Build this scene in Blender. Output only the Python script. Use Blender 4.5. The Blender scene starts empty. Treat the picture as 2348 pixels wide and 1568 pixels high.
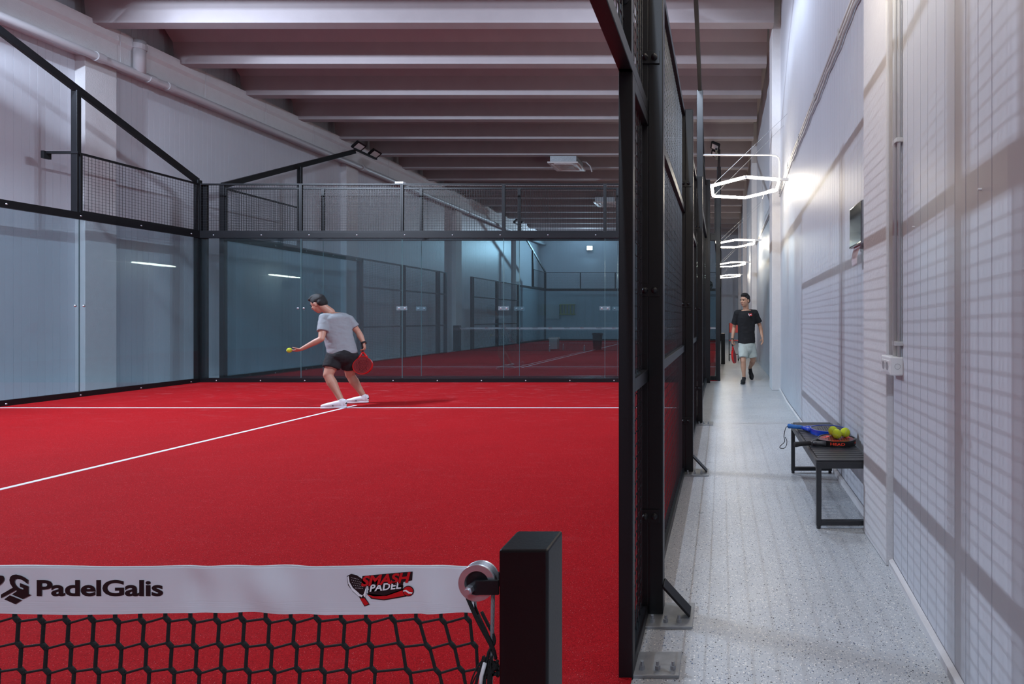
import bpy, bmesh, math, random
from mathutils import Vector, Matrix
random.seed(7)
SC = bpy.context.scene
COL = SC.collection
PI = math.pi
F = 1236.0; VX = 1655.0; HY = 730.5; H = 1.265

# ---------------------------------------------------------------- camera, world, exposure
cd = bpy.data.cameras.new('camera'); cam = bpy.data.objects.new('camera', cd); COL.objects.link(cam)
cam.location = (0, 0, H); cam.rotation_euler = (PI/2, 0, 0)
cd.sensor_width = 36; cd.lens = 36*F/2348
cd.shift_x = (1174-VX)/2348; cd.shift_y = (HY-784)/2348
cd.clip_start = 0.05; cd.clip_end = 200
SC.camera = cam
w = bpy.data.worlds.new('world'); SC.world = w; w.use_nodes = True
w.node_tree.nodes['Background'].inputs[0].default_value = (0.02, 0.022, 0.03, 1)
w.node_tree.nodes['Background'].inputs[1].default_value = 1.0
SC.view_settings.view_transform = 'Standard'; SC.view_settings.look = 'None'
SC.view_settings.exposure = 0.08; SC.view_settings.gamma = 1.0
SC.view_settings.use_curve_mapping = False
SC.cycles.max_bounces = 12; SC.cycles.diffuse_bounces = 5; SC.cycles.glossy_bounces = 5
SC.cycles.transparent_max_bounces = 40; SC.cycles.sample_clamp_indirect = 6
FLOOD = 3500.0        # radiance of the LED floodlight lenses that are on
HEXL = 38.0         # radiance of the hexagonal tubes
GLOWL = 1500.0       # lamp on the far wall

# ---------------------------------------------------------------- materials
def nm(name):
    m = bpy.data.materials.new(name); m.use_nodes = True
    nt = m.node_tree; b = nt.nodes['Principled BSDF']
    return m, nt, b
def N(nt, t, **kw):
    n = nt.nodes.new(t)
    for k, v in kw.items():
        if k.startswith('i_'): n.inputs[k[2:]].default_value = v
        else: setattr(n, k, v)
    return n
def pbr(name, col, rough=0.5, metal=0.0, spec=0.5, noise=0.0, nscale=20.0, bump=0.0, bscale=60.0, coat=0.0):
    m, nt, b = nm(name)
    b.inputs['Base Color'].default_value = (*col, 1); b.inputs['Roughness'].default_value = rough
    b.inputs['Metallic'].default_value = metal; b.inputs['Specular IOR Level'].default_value = spec
    b.inputs['Coat Weight'].default_value = coat
    tc = N(nt, 'ShaderNodeTexCoord')
    if noise:
        n = N(nt, 'ShaderNodeTexNoise'); n.inputs['Scale'].default_value = nscale; n.inputs['Detail'].default_value = 5
        nt.links.new(tc.outputs['Object'], n.inputs['Vector'])
        mx = N(nt, 'ShaderNodeMix', data_type='RGBA')
        mx.inputs[6].default_value = (*[c*(1-noise) for c in col], 1); mx.inputs[7].default_value = (*[min(1, c*(1+noise)) for c in col], 1)
        nt.links.new(n.outputs['Fac'], mx.inputs[0]); nt.links.new(mx.outputs[2], b.inputs['Base Color'])
    if bump:
        n2 = N(nt, 'ShaderNodeTexNoise'); n2.inputs['Scale'].default_value = bscale; n2.inputs['Detail'].default_value = 6
        nt.links.new(tc.outputs['Object'], n2.inputs['Vector'])
        bp = N(nt, 'ShaderNodeBump'); bp.inputs['Strength'].default_value = bump; bp.inputs['Distance'].default_value = 0.01
        nt.links.new(n2.outputs['Fac'], bp.inputs['Height']); nt.links.new(bp.outputs[0], b.inputs['Normal'])
    return m
def emit(name, col, strength):
    m, nt, b = nm(name)
    b.inputs['Base Color'].default_value = (0.8, 0.8, 0.8, 1)
    b.inputs['Emission Color'].default_value = (*col, 1); b.inputs['Emission Strength'].default_value = strength
    return m

M = {}
M['black'] = pbr('black_powder_coat', (0.0075, 0.008, 0.010), 0.42, spec=0.35, noise=0.25, nscale=6, bump=0.05, bscale=300)
M['black_net'] = pbr('black_cord', (0.008, 0.008, 0.009), 0.85, bump=0.4, bscale=900)
M['wire'] = pbr('black_wire', (0.010, 0.011, 0.014), 0.4)
M['galv'] = pbr('galvanised_steel', (0.36, 0.38, 0.40), 0.45, 0.6, noise=0.3, nscale=25)
M['zinc'] = pbr('zinc_plated_steel', (0.62, 0.66, 0.70), 0.36, 0.85, noise=0.15, nscale=60)
M['steel'] = pbr('polished_stainless_steel', (0.5, 0.51, 0.5), 0.08, 1.0)
M['panel'] = pbr('white_sandwich_panel', (0.56, 0.575, 0.62), 0.42, noise=0.05, nscale=1.7)
M['plaster'] = pbr('painted_rough_concrete', (0.62, 0.61, 0.62), 0.75, noise=0.06, nscale=9, bump=0.35, bscale=45)
M['ceil'] = pbr('painted_ceiling_concrete', (0.38, 0.345, 0.355), 0.8, noise=0.08, nscale=3, bump=0.12, bscale=30)
M['pipe'] = pbr('white_painted_pipe', (0.50, 0.49, 0.51), 0.5)
M['cond'] = pbr('grey_plastic_conduit', (0.50, 0.50, 0.50), 0.4)
M['plastic'] = pbr('white_plastic', (0.72, 0.72, 0.72), 0.3)
M['socket'] = pbr('grey_plastic', (0.35, 0.35, 0.36), 0.35)
M['paint'] = pbr('white_court_line', (0.78, 0.78, 0.84), 0.8, noise=0.1, nscale=80, bump=0.4, bscale=500)
M['bench'] = pbr('anthracite_bench_metal', (0.022, 0.023, 0.027), 0.38, noise=0.2, nscale=30)
M['skin'] = pbr('skin', (0.50, 0.26, 0.18), 0.5, noise=0.08, nscale=14)
M['skin2'] = pbr('tanned_skin', (0.52, 0.29, 0.19), 0.5, noise=0.08, nscale=14)
M['hair'] = pbr('dark_hair', (0.008, 0.007, 0.007), 0.55, bump=0.8, bscale=160)
M['grey_shirt'] = pbr('heather_grey_cotton', (0.27, 0.29, 0.31), 0.85, noise=0.12, nscale=200, bump=0.5, bscale=14)
M['black_cloth'] = pbr('black_cotton', (0.010, 0.010, 0.012), 0.85, bump=0.4, bscale=12)
M['mint_cloth'] = pbr('pale_sage_cotton', (0.48, 0.53, 0.49), 0.85, noise=0.08, nscale=14, bump=0.5, bscale=16)
M['shoe'] = pbr('white_leather', (0.75, 0.76, 0.80), 0.45)
M['shoe_black'] = pbr('black_knit', (0.012, 0.012, 0.014), 0.7)
M['eye'] = pbr('dark_eye', (0.01, 0.008, 0.007), 0.2)
M['lip'] = pbr('lip_skin', (0.36, 0.13, 0.11), 0.5)
M['ball'] = pbr('yellow_felt', (0.62, 0.72, 0.03), 0.9, noise=0.1, nscale=300, bump=0.6, bscale=900)
M['seam'] = pbr('ball_seam', (0.50, 0.52, 0.30), 0.7)
M['red'] = pbr('glossy_red', (0.55, 0.012, 0.012), 0.3)
M['orange'] = pbr('fluorescent_red', (0.95, 0.06, 0.025), 0.4)
M['maroon'] = pbr('dark_maroon', (0.20, 0.022, 0.025), 0.35)
M['blue'] = pbr('blue_lacquer', (0.008, 0.06, 0.50), 0.22, coat=0.5)
M['bluegrip'] = pbr('blue_grip_tape', (0.012, 0.13, 0.42), 0.6, bump=0.4, bscale=200)
M['carbon'] = pbr('carbon_face', (0.045, 0.045, 0.05), 0.4, noise=0.3, nscale=200)
M['blackgloss'] = pbr('black_lacquer', (0.010, 0.010, 0.011), 0.28)
M['blackgrip'] = pbr('black_grip_tape', (0.014, 0.014, 0.015), 0.7, bump=0.5, bscale=250)
M['ink'] = pbr('black_print', (0.006, 0.006, 0.008), 0.5)
M['inkred'] = pbr('red_print', (0.55, 0.008, 0.012), 0.45)
M['inkwhite'] = pbr('white_print', (0.8, 0.8, 0.82), 0.45)
M['band'] = pbr('white_vinyl', (0.66, 0.66, 0.70), 0.45, noise=0.05, nscale=12)
M['paper'] = pbr('tissue_paper', (0.75, 0.70, 0.72), 0.9)
M['acwhite'] = pbr('air_conditioner_white', (0.62, 0.6, 0.6), 0.4)
M['lens_off'] = pbr('lamp_lens_off', (0.55, 0.5, 0.5), 0.15)
M['yellow'] = pbr('yellowed_plastic', (0.42, 0.40, 0.12), 0.5)
M['lens_on'] = emit('floodlight_lens_lit', (0.69, 0.81, 1.0), FLOOD)
M['lens_strong'] = emit('strong_floodlight_lens_lit', (0.69, 0.81, 1.0), FLOOD*2.35)
M['lens_far'] = emit('wall_floodlight_lens_lit', (0.55, 0.80, 1.0), GLOWL)
M['tube'] = emit('warm_white_tube', (1.0, 0.90, 0.73), HEXL)

def turf_mat():
    m, nt, b = nm('red_artificial_turf')
    tc = N(nt, 'ShaderNodeTexCoord')
    n1 = N(nt, 'ShaderNodeTexNoise'); n1.inputs['Scale'].default_value = 260; n1.inputs['Detail'].default_value = 3
    n2 = N(nt, 'ShaderNodeTexNoise'); n2.inputs['Scale'].default_value = 1.3; n2.inputs['Detail'].default_value = 4
    mp = N(nt, 'ShaderNodeMapping'); mp.inputs['Scale'].default_value = (1.2, 4.5, 1)
    n3 = N(nt, 'ShaderNodeTexNoise'); n3.inputs['Scale'].default_value = 2.2; n3.inputs['Detail'].default_value = 9; n3.inputs['Roughness'].default_value = 0.7
    v = N(nt, 'ShaderNodeTexVoronoi'); v.inputs['Scale'].default_value = 620
    L = nt.links.new
    for n in (n1, n2, v): L(tc.outputs['Object'], n.inputs['Vector'])
    L(tc.outputs['Object'], mp.inputs[0]); L(mp.outputs[0], n3.inputs['Vector'])
    r1 = N(nt, 'ShaderNodeValToRGB'); e = r1.color_ramp.elements
    e[0].position = 0.30; e[0].color = (0.24, 0.004, 0.007, 1); e[1].position = 0.72; e[1].color = (0.56, 0.012, 0.017, 1)
    L(n1.outputs['Fac'], r1.inputs[0])
    mx = N(nt, 'ShaderNodeMix', data_type='RGBA', blend_type='MULTIPLY'); mx.inputs[0].default_value = 0.35
    r2 = N(nt, 'ShaderNodeValToRGB'); e = r2.color_ramp.elements
    e[0].position = 0.3; e[0].color = (0.75, 0.75, 0.75, 1); e[1].position = 0.7; e[1].color = (1.0, 1.0, 1.0, 1)
    L(n2.outputs['Fac'], r2.inputs[0]); L(r1.outputs[0], mx.inputs[6]); L(r2.outputs[0], mx.inputs[7])
    # silica sand lying in the pile
    r3 = N(nt, 'ShaderNodeValToRGB'); e = r3.color_ramp.elements
    e[0].position = 0.55; e[0].color = (0, 0, 0, 1); e[1].position = 0.86; e[1].color = (1, 1, 1, 1)
    L(n3.outputs['Fac'], r3.inputs[0])
    sep = N(nt, 'ShaderNodeSeparateXYZ'); L(tc.outputs['Object'], sep.inputs[0])
    mr = N(nt, 'ShaderNodeMapRange'); mr.inputs[1].default_value = 6.0; mr.inputs[2].default_value = 10.6; mr.inputs[3].default_value = 0.05; mr.inputs[4].default_value = 0.6
    L(sep.outputs['Y'], mr.inputs[0])
    mul = N(nt, 'ShaderNodeMath', operation='MULTIPLY'); L(r3.outputs[0], mul.inputs[0]); L(mr.outputs[0], mul.inputs[1])
    m3 = N(nt, 'ShaderNodeMix', data_type='RGBA'); m3.inputs[7].default_value = (0.62, 0.34, 0.36, 1)
    L(mul.outputs[0], m3.inputs[0]); L(mx.outputs[2], m3.inputs[6])
    # pale sand grains
    lt = N(nt, 'ShaderNodeMath', operation='LESS_THAN'); lt.inputs[1].default_value = 0.006
    sc = N(nt, 'ShaderNodeSeparateColor'); L(v.outputs['Color'], sc.inputs[0]); L(sc.outputs[0], lt.inputs[0])
    m4 = N(nt, 'ShaderNodeMix', data_type='RGBA'); m4.inputs[7].default_value = (0.70, 0.22, 0.22, 1)
    L(lt.outputs[0], m4.inputs[0]); L(m3.outputs[2], m4.inputs[6])
    L(m4.outputs[2], b.inputs['Base Color'])
    b.inputs['Roughness'].default_value = 0.9; b.inputs['Specular IOR Level'].default_value = 0.08
    b.inputs['Sheen Weight'].default_value = 0.0; b.inputs['Sheen Roughness'].default_value = 0.5
    b.inputs['Sheen Tint'].default_value = (1, 0.45, 0.45, 1)
    bp = N(nt, 'ShaderNodeBump'); bp.inputs['Strength'].default_value = 0.8; bp.inputs['Distance'].default_value = 0.006
    L(n1.outputs['Fac'], bp.inputs['Height']); L(bp.outputs[0], b.inputs['Normal'])
    return m
M['turf'] = turf_mat()

def terrazzo_mat():
    m, nt, b = nm('grey_flake_terrazzo'); L = nt.links.new
    tc = N(nt, 'ShaderNodeTexCoord')
    base = N(nt, 'ShaderNodeTexNoise'); base.inputs['Scale'].default_value = 1.6; base.inputs['Detail'].default_value = 6
    L(tc.outputs['Object'], base.inputs['Vector'])
    rb = N(nt, 'ShaderNodeValToRGB'); e = rb.color_ramp.elements
    e[0].position = 0.3; e[0].color = (0.42, 0.44, 0.46, 1); e[1].position = 0.7; e[1].color = (0.50, 0.525, 0.55, 1)
    L(base.outputs['Fac'], rb.inputs[0]); cur = rb.outputs[0]
    for scale, lo, hi, col, rad in ((128, 0.0, 0.07, (0.025, 0.028, 0.04, 1), 0.38), (115, 0.30, 0.42, (0.74, 0.73, 0.70, 1), 0.40),
                                    (240, 0.0, 0.10, (0.06, 0.065, 0.08, 1), 0.40), (200, 0.5, 0.66, (0.72, 0.71, 0.68, 1), 0.42),
                                    (150, 0.8, 0.86, (0.12, 0.17, 0.27, 1), 0.4)):
        v = N(nt, 'ShaderNodeTexVoronoi'); v.inputs['Scale'].default_value = scale
        mp = N(nt, 'ShaderNodeMapping'); mp.inputs['Location'].default_value = (scale*0.37, scale*0.11, 0.3)
        L(tc.outputs['Object'], mp.inputs[0]); L(mp.outputs[0], v.inputs['Vector'])
        s = N(nt, 'ShaderNodeSeparateColor'); L(v.outputs['Color'], s.inputs[0])
        a = N(nt, 'ShaderNodeMath', operation='GREATER_THAN'); a.inputs[1].default_value = lo; L(s.outputs[0], a.inputs[0])
        c = N(nt, 'ShaderNodeMath', operation='LESS_THAN'); c.inputs[1].default_value = hi; L(s.outputs[0], c.inputs[0])
        d = N(nt, 'ShaderNodeMath', operation='LESS_THAN'); d.inputs[1].default_value = rad; L(v.outputs['Distance'], d.inputs[0])
        x = N(nt, 'ShaderNodeMath', operation='MULTIPLY'); L(a.outputs[0], x.inputs[0]); L(c.outputs[0], x.inputs[1])
        y = N(nt, 'ShaderNodeMath', operation='MULTIPLY'); L(x.outputs[0], y.inputs[0]); L(d.outputs[0], y.inputs[1])
        mx = N(nt, 'ShaderNodeMix', data_type='RGBA'); mx.inputs[7].default_value = col
        L(y.outputs[0], mx.inputs[0]); L(cur, mx.inputs[6]); cur = mx.outputs[2]
    L(cur, b.inputs['Base Color'])
    n = N(nt, 'ShaderNodeTexNoise'); n.inputs['Scale'].default_value = 5; n.inputs['Detail'].default_value = 4
    L(tc.outputs['Object'], n.inputs['Vector'])
    mr = N(nt, 'ShaderNodeMapRange'); mr.inputs[3].default_value = 0.22; mr.inputs[4].default_value = 0.42
    L(n.outputs['Fac'], mr.inputs[0]); L(mr.outputs[0], b.inputs['Roughness'])
    n4 = N(nt, 'ShaderNodeTexNoise'); n4.inputs['Scale'].default_value = 7; n4.inputs['Detail'].default_value = 2
    mp = N(nt, 'ShaderNodeMapping'); mp.inputs['Scale'].default_value = (0.5, 1.6, 1); L(tc.outputs['Object'], mp.inputs[0]); L(mp.outputs[0], n4.inputs['Vector'])
    bp = N(nt, 'ShaderNodeBump'); bp.inputs['Strength'].default_value = 0.25; bp.inputs['Distance'].default_value = 0.012
    L(n4.outputs['Fac'], bp.inputs['Height']); L(bp.outputs[0], b.inputs['Normal'])
    return m
M['floor'] = terrazzo_mat()

def glass_mat(name, tint, grime=0.03):
    """thin toughened pane: tinted transmission plus a Schlick mirror reflection at each face"""
    m = bpy.data.materials.new(name); m.use_nodes = True; nt = m.node_tree; nt.nodes.clear(); L = nt.links.new
    out = N(nt, 'ShaderNodeOutputMaterial'); tr = N(nt, 'ShaderNodeBsdfTransparent'); gl = N(nt, 'ShaderNodeBsdfGlossy')
    df = N(nt, 'ShaderNodeBsdfDiffuse'); df.inputs[0].default_value = (0.5, 0.6, 0.62, 1)
    tr.inputs[0].default_value = (*tint, 1); gl.inputs['Roughness'].default_value = 0.012
    lw = N(nt, 'ShaderNodeLayerWeight'); lw.inputs[0].default_value = 0.5
    pw = N(nt, 'ShaderNodeMath', operation='POWER'); pw.inputs[1].default_value = 5; L(lw.outputs['Facing'], pw.inputs[0])
    ma = N(nt, 'ShaderNodeMath', operation='MULTIPLY_ADD'); ma.inputs[1].default_value = 0.95; ma.inputs[2].default_value = 0.048; L(pw.outputs[0], ma.inputs[0])
    m0 = N(nt, 'ShaderNodeMixShader'); m0.inputs[0].default_value = grime; L(tr.outputs[0], m0.inputs[1]); L(df.outputs[0], m0.inputs[2])
    mx = N(nt, 'ShaderNodeMixShader'); L(ma.outputs[0], mx.inputs[0]); L(m0.outputs[0], mx.inputs[1]); L(gl.outputs[0], mx.inputs[2])
    L(mx.outputs[0], out.inputs[0]); return m
M['glass'] = glass_mat('tinted_toughened_glass', (0.83, 0.905, 0.925), 0.010)
M['clear'] = glass_mat('clear_plate', (0.80, 0.86, 0.9), 0.18)
M['edge'] = pbr('glass_edge', (0.18, 0.30, 0.32), 0.15)

# ---------------------------------------------------------------- mesh helpers
ORI = {}
class MB:
    def __init__(s): s.v = []; s.f = []; s.mi = []; s.cur = 0
    def add(s, vs, fs):
        o = len(s.v); s.v += [tuple(v) for v in vs]; s.f += [tuple(i+o for i in f) for f in fs]; s.mi += [s.cur]*len(fs); return s
    def box(s, x0, x1, y0, y1, z0, z1):
        vs = [(x, y, z) for z in (z0, z1) for y in (y0, y1) for x in (x0, x1)]
        return s.add(vs, [(0, 2, 3, 1), (4, 5, 7, 6), (0, 1, 5, 4), (2, 6, 7, 3), (0, 4, 6, 2), (1, 3, 7, 5)])
    def obox(s, c, ux, uy, uz, a, b, d):
        c = Vector(c); ux, uy, uz = Vector(ux).normalized(), Vector(uy).normalized(), Vector(uz).normalized()
        vs = [c+ux*(i*a/2)+uy*(j*b/2)+uz*(k*d/2) for k in (-1, 1) for j in (-1, 1) for i in (-1, 1)]
        return s.add(vs, [(0, 2, 3, 1), (4, 5, 7, 6), (0, 1, 5, 4), (2, 6, 7, 3), (0, 4, 6, 2), (1, 3, 7, 5)])
    def beam(s, p0, p1, wd, ht, side=(1, 0, 0)):
        p0, p1 = Vector(p0), Vector(p1); d = (p1-p0); uz = d.cross(Vector(side)).normalized()
        return s.obox((p0+p1)/2, d, side, uz, d.length, wd, ht)
    def tube(s, p0, p1, r, n=8, r1=None, cap=True):
        p0, p1 = Vector(p0), Vector(p1); r1 = r if r1 is None else r1; d = (p1-p0).normalized()
        a = d.orthogonal().normalized(); b = d.cross(a)
        vs = [p+(a*math.cos(2*PI*k/n)+b*math.sin(2*PI*k/n))*q for p, q in ((p0, r), (p1, r1)) for k in range(n)]
        fs = [(k, (k+1) % n, n+(k+1) % n, n+k) for k in range(n)]
        if cap: fs += [tuple(range(n-1, -1, -1)), tuple(range(n, 2*n))]
        return s.add(vs, fs)
    def path(s, pts, r, n=8, closed=False):
        pts = [Vector(p) for p in pts]; m = len(pts); vs = []; prev = None
        for i, p in enumerate(pts):
            if closed: d = (pts[(i+1) % m]-pts[i-1]).normalized()
            else: d = (pts[min(i+1, m-1)]-pts[max(i-1, 0)]).normalized()
            a = d.orthogonal().normalized() if prev is None else (prev-d*prev.dot(d)).normalized()
            prev = a; b = d.cross(a); rr = r[i] if isinstance(r, (list, tuple)) else r
            vs += [p+(a*math.cos(2*PI*k/n)+b*math.sin(2*PI*k/n))*rr for k in range(n)]
        fs = []
        for i in range(m if closed else m-1):
            j = (i+1) % m
            fs += [(i*n+k, i*n+(k+1) % n, j*n+(k+1) % n, j*n+k) for k in range(n)]
        if not closed: fs += [tuple(range(n-1, -1, -1)), tuple(range((m-1)*n, m*n))]
        return s.add(vs, fs)
    def lathe(s, c, axis, prof, n=24):
        c = Vector(c); ax = Vector(axis).normalized(); a = ax.orthogonal().normalized(); b = ax.cross(a); m = len(prof); vs = []
        for (r, h) in prof: vs += [c+ax*h+(a*math.cos(2*PI*k/n)+b*math.sin(2*PI*k/n))*r for k in range(n)]
        fs = [(i*n+k, i*n+(k+1) % n, (i+1)*n+(k+1) % n, (i+1)*n+k) for i in range(m-1) for k in range(n)]
        return s.add(vs, fs)
    def ell(s, c, r, n=16, m=10, rot=None):
        c = Vector(c); r = (r, r, r) if isinstance(r, (int, float)) else r; R = rot or Matrix.Identity(3); vs = []
        for i in range(m+1):
            t = PI*i/m
            for k in range(n):
                u = 2*PI*k/n
                vs.append(c+R @ Vector((r[0]*math.sin(t)*math.cos(u), r[1]*math.sin(t)*math.sin(u), r[2]*math.cos(t))))
        fs = [(i*n+k, (i+1)*n+k, (i+1)*n+(k+1) % n, i*n+(k+1) % n) for i in range(m) for k in range(n)]
        return s.add(vs, fs)
    def cap(s, p0, r0, p1, r1, n=14):
        s.tube(p0, p1, r0, n, r1); s.ell(p0, r0, n, 8); s.ell(p1, r1, n, 8); return s
    def prism(s, poly, fr, depth):
        """poly: 2D points; fr(u,v,w)->3D"""
        n = len(poly); vs = [fr(u, v, 0) for u, v in poly]+[fr(u, v, depth) for u, v in poly]
        return s.add(vs, [tuple(range(n-1, -1, -1)), tuple(range(n, 2*n))]+[(k, (k+1) % n, n+(k+1) % n, n+k) for k in range(n)])
    def build(s, name, mat, parent=None, smooth=False, bevel=0, weld=False, normals=True):
        me = bpy.data.meshes.new(name)
        o = ORI.get(parent.name, Vector((0, 0, 0))) if parent else Vector((0, 0, 0))
        me.from_pydata([Vector(v)-o for v in s.v], [], s.f)
        mats = mat if isinstance(mat, (list, tuple)) else [mat]
        for mm in mats: me.materials.append(mm)
        if len(mats) > 1: me.polygons.foreach_set('material_index', s.mi)
        if weld or normals:
            bm = bmesh.new(); bm.from_mesh(me)
            if weld: bmesh.ops.remove_doubles(bm, verts=bm.verts, dist=1e-5)
            if normals and len(bm.faces) < 60000: bmesh.ops.recalc_face_normals(bm, faces=bm.faces)
            bm.to_mesh(me); bm.free()
        if smooth: me.polygons.foreach_set('use_smooth', [True]*len(me.polygons))
        ob = bpy.data.objects.new(name, me); COL.objects.link(ob)
        if parent: ob.parent = parent
        ORI[ob.name] = o
        if bevel:
            bv = ob.modifiers.new('bevel', 'BEVEL'); bv.width = bevel; bv.segments = 2; bv.limit_method = 'ANGLE'
        return ob
def tag(o, label, cat, group=None, kind=None):
    if label: o['label'] = label
    if cat: o['category'] = cat
    if group: o['group'] = group
    if kind: o['kind'] = kind
    return o
def thing(name, loc, label, cat, group=None):
    o = bpy.data.objects.new(name, None); COL.objects.link(o); o.location = loc; o.empty_display_size = 0.1
    ORI[o.name] = Vector(loc); return tag(o, label, cat, group)
def struct(mb, name, mat, **k):
    o = mb.build(name, mat, **k); o['kind'] = 'structure'; return o
def px(x, y, D):                     # point seen at photo pixel x, y and distance D
    return Vector(((x-VX)*D/F, D, H-(y-HY)*D/F))
def evaluate(o):
    dg = bpy.context.evaluated_depsgraph_get(); dg.update()
    me = bpy.data.meshes.new_from_object(o.evaluated_get(dg)); me.name = o.name
    o.modifiers.clear(); o.data = me; return o
def curve_mesh(name, splines, extrude, fr, mat, parent=None, bevel=0.0):
    """2D outlines with holes -> solid mesh, placed by fr(u,v,w)"""
    cu = bpy.data.curves.new(name, 'CURVE'); cu.dimensions = '2D'; cu.fill_mode = 'BOTH'; cu.extrude = extrude; cu.bevel_depth = bevel; cu.bevel_resolution = 1
    for pts in splines:
        sp = cu.splines.new('POLY'); sp.points.add(len(pts)-1); sp.use_cyclic_u = True
        for i, (x, y) in enumerate(pts): sp.points[i].co = (x, y, 0, 1)
    return finish_curve(cu, name, fr, mat, parent)
def finish_curve(cu, name, fr, mat, parent):
    t = bpy.data.objects.new('tmp', cu); COL.objects.link(t)
    dg = bpy.context.evaluated_depsgraph_get(); dg.update()
    me = bpy.data.meshes.new_from_object(t.evaluated_get(dg)); me.name = name
    bpy.data.objects.remove(t); bpy.data.curves.remove(cu)
    o = ORI.get(parent.name, Vector((0, 0, 0))) if parent else Vector((0, 0, 0))
    for v in me.vertices: v.co = Vector(fr(v.co.x, v.co.y, v.co.z))-o
    me.materials.clear(); me.materials.append(mat)
    ob = bpy.data.objects.new(name, me); COL.objects.link(ob)
    if parent: ob.parent = parent
    ORI[ob.name] = o
    return ob
def text(body, name, fr, mat, parent, size=1.0, offset=0.0, shear=0.0, extrude=0.0003, spacing=1.0, xs=1.0, align='LEFT'):
    cu = bpy.data.curves.new(name, 'FONT'); cu.body = body; cu.size = size; cu.offset = offset; cu.shear = shear
    cu.extrude = extrude; cu.space_character = spacing; cu.align_x = align; cu.resolution_u = 4
    return finish_curve(cu, name, lambda u, v, w_: fr(u*xs, v, w_), mat, parent)

# ---------------------------------------------------------------- the hall
Y0, Y1 = -11.5, 33.0
ZC = 7.1
mb = MB(); mb.box(-13, 2.5, Y0-.5, Y1+.5, -0.2, 0.0); struct(mb, 'floor', M['floor'])
def panel_wall(name, pts, z0, z1, out, step=0.1, gd=0.003, gw=0.005, joint=None):
    """sheet of white sandwich panels: real shallow grooves every step along the line pts"""
    prof = []
    for a, b in zip(pts[:-1], pts[1:]):
        a = Vector(a); b = Vector(b); d = b-a; Ln = d.length; d.normalize(); nrm = Vector(out)
        n = max(1, int(Ln/step)); prof.append(a)
        for k in range(1, n):
            s = k*step
            g, wd = (gd*1.5, gw*1.2) if k % 10 == 0 else (gd, gw)
            prof += [a+d*(s-wd/2), a+d*(s-wd/4)+nrm*g, a+d*(s+wd/4)+nrm*g, a+d*(s+wd/2)]
        prof.append(b)
    m = len(prof); vs = [(p.x, p.y, z) for z in (z0, z1) for p in prof]
    mb = MB(); mb.add(vs, [(k, k+1, m+k+1, m+k) for k in range(m-1)])
    o = mb.build(name, M['panel'], normals=False); o['kind'] = 'structure'; return o
PR = [(2.757, 3.20, 0.84), (9.5, 10.0, 0.885), (16.0, 16.5, 0.885), (22.5, 23.0, 0.885), (29.0, 29.5, 0.885), (-3.75, -3.25, 0.80), (-10.2, -9.7, 0.80)]
panel_wall('wall_right', [(0.70, Y0), (0.795, 1.5), (0.877, 2.76), (0.925, 3.2), (0.985, 8.0), (1.035, 9.5), (1.04, Y1)], 0, ZC, (1, 0))
panel_wall('wall_left', [(-11.17, Y0), (-11.17, Y1)], 0, ZC, (-1, 0))
panel_wall('wall_far', [(-11.3, Y1), (1.2, Y1)], 0, ZC, (0, 1), step=0.2)
mb = MB(); mb.box(-11.5, 1.4, Y0-.2, Y0, 0, ZC); struct(mb, 'wall_near', M['panel'])
# roof slab and deep ribs
mb = MB(); mb.box(-11.6, 1.5, Y0-.2, Y1+.2, ZC, ZC+.2); struct(mb, 'ceiling', M['ceil'])
k = -14
while True:
    y = 9.3+1.5*k
    if y > Y1-0.3: break
    if y > Y0+.1:
        mb = MB()
        mb.prism([(-0.01, 0), (0.19, 0), (0.24, 0.1), (0.27, 0.42), (0.55, 0.75), (-0.36, 0.75), (-0.05, 0.42), (-0.02, 0.1)],
                 lambda u, v, w_, y=y: (-10.95+w_, y+u, 6.365+v), 11.85)
        struct(mb, 'ceiling_beam', M['ceil'])
    k += 1
for side in (0, 1):
    for i, (a, b, xf) in enumerate(PR if side == 0 else [(9.31, 9.80, 0), (15.8, 16.3, 0), (22.3, 22.8, 0), (28.8, 29.3, 0), (2.8, 3.3, 0), (-3.7, -3.2, 0)]):
        mb = MB()
        if side == 0: mb.box(xf, 1.2, a, b, 0, ZC)
        else: mb.box(-11.3, -11.0, a, b, 0, 5.82)
        struct(mb, 'pillar', M['plaster'], bevel=0.008)
mb = MB(); mb.prism([(0, 0), (0.30, 0), (0.30, 0.38), (0.36, 0.44), (0.36, 0.62), (0, 0.62)], lambda u, v, w_: (-11.2+u, Y0+w_, 5.82+v), Y1-Y0)
struct(mb, 'girder', M['plaster'])
# skirting
for nme, pts in (('baseboard_right', [(0.875, 3.2), (0.93, 8.0), (0.985, 9.5)]), ('baseboard_near', [(0.740, 1.0), (0.748, 1.5), (0.828, 2.757)])):
    mb = MB()
    for a, b in zip(pts[:-1], pts[1:]):
        mb.add([(a[0]+.025, a[1], 0), (b[0]+.025, b[1], 0), (b[0]+.025, b[1], .030), (a[0]+.025, a[1], .030), (a[0]+.046, a[1], 0.040), (b[0]+.046, b[1], .040)],
               [(0, 1, 2, 3), (3, 2, 5, 4)])
    struct(mb, nme, M['plaster'])

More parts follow.
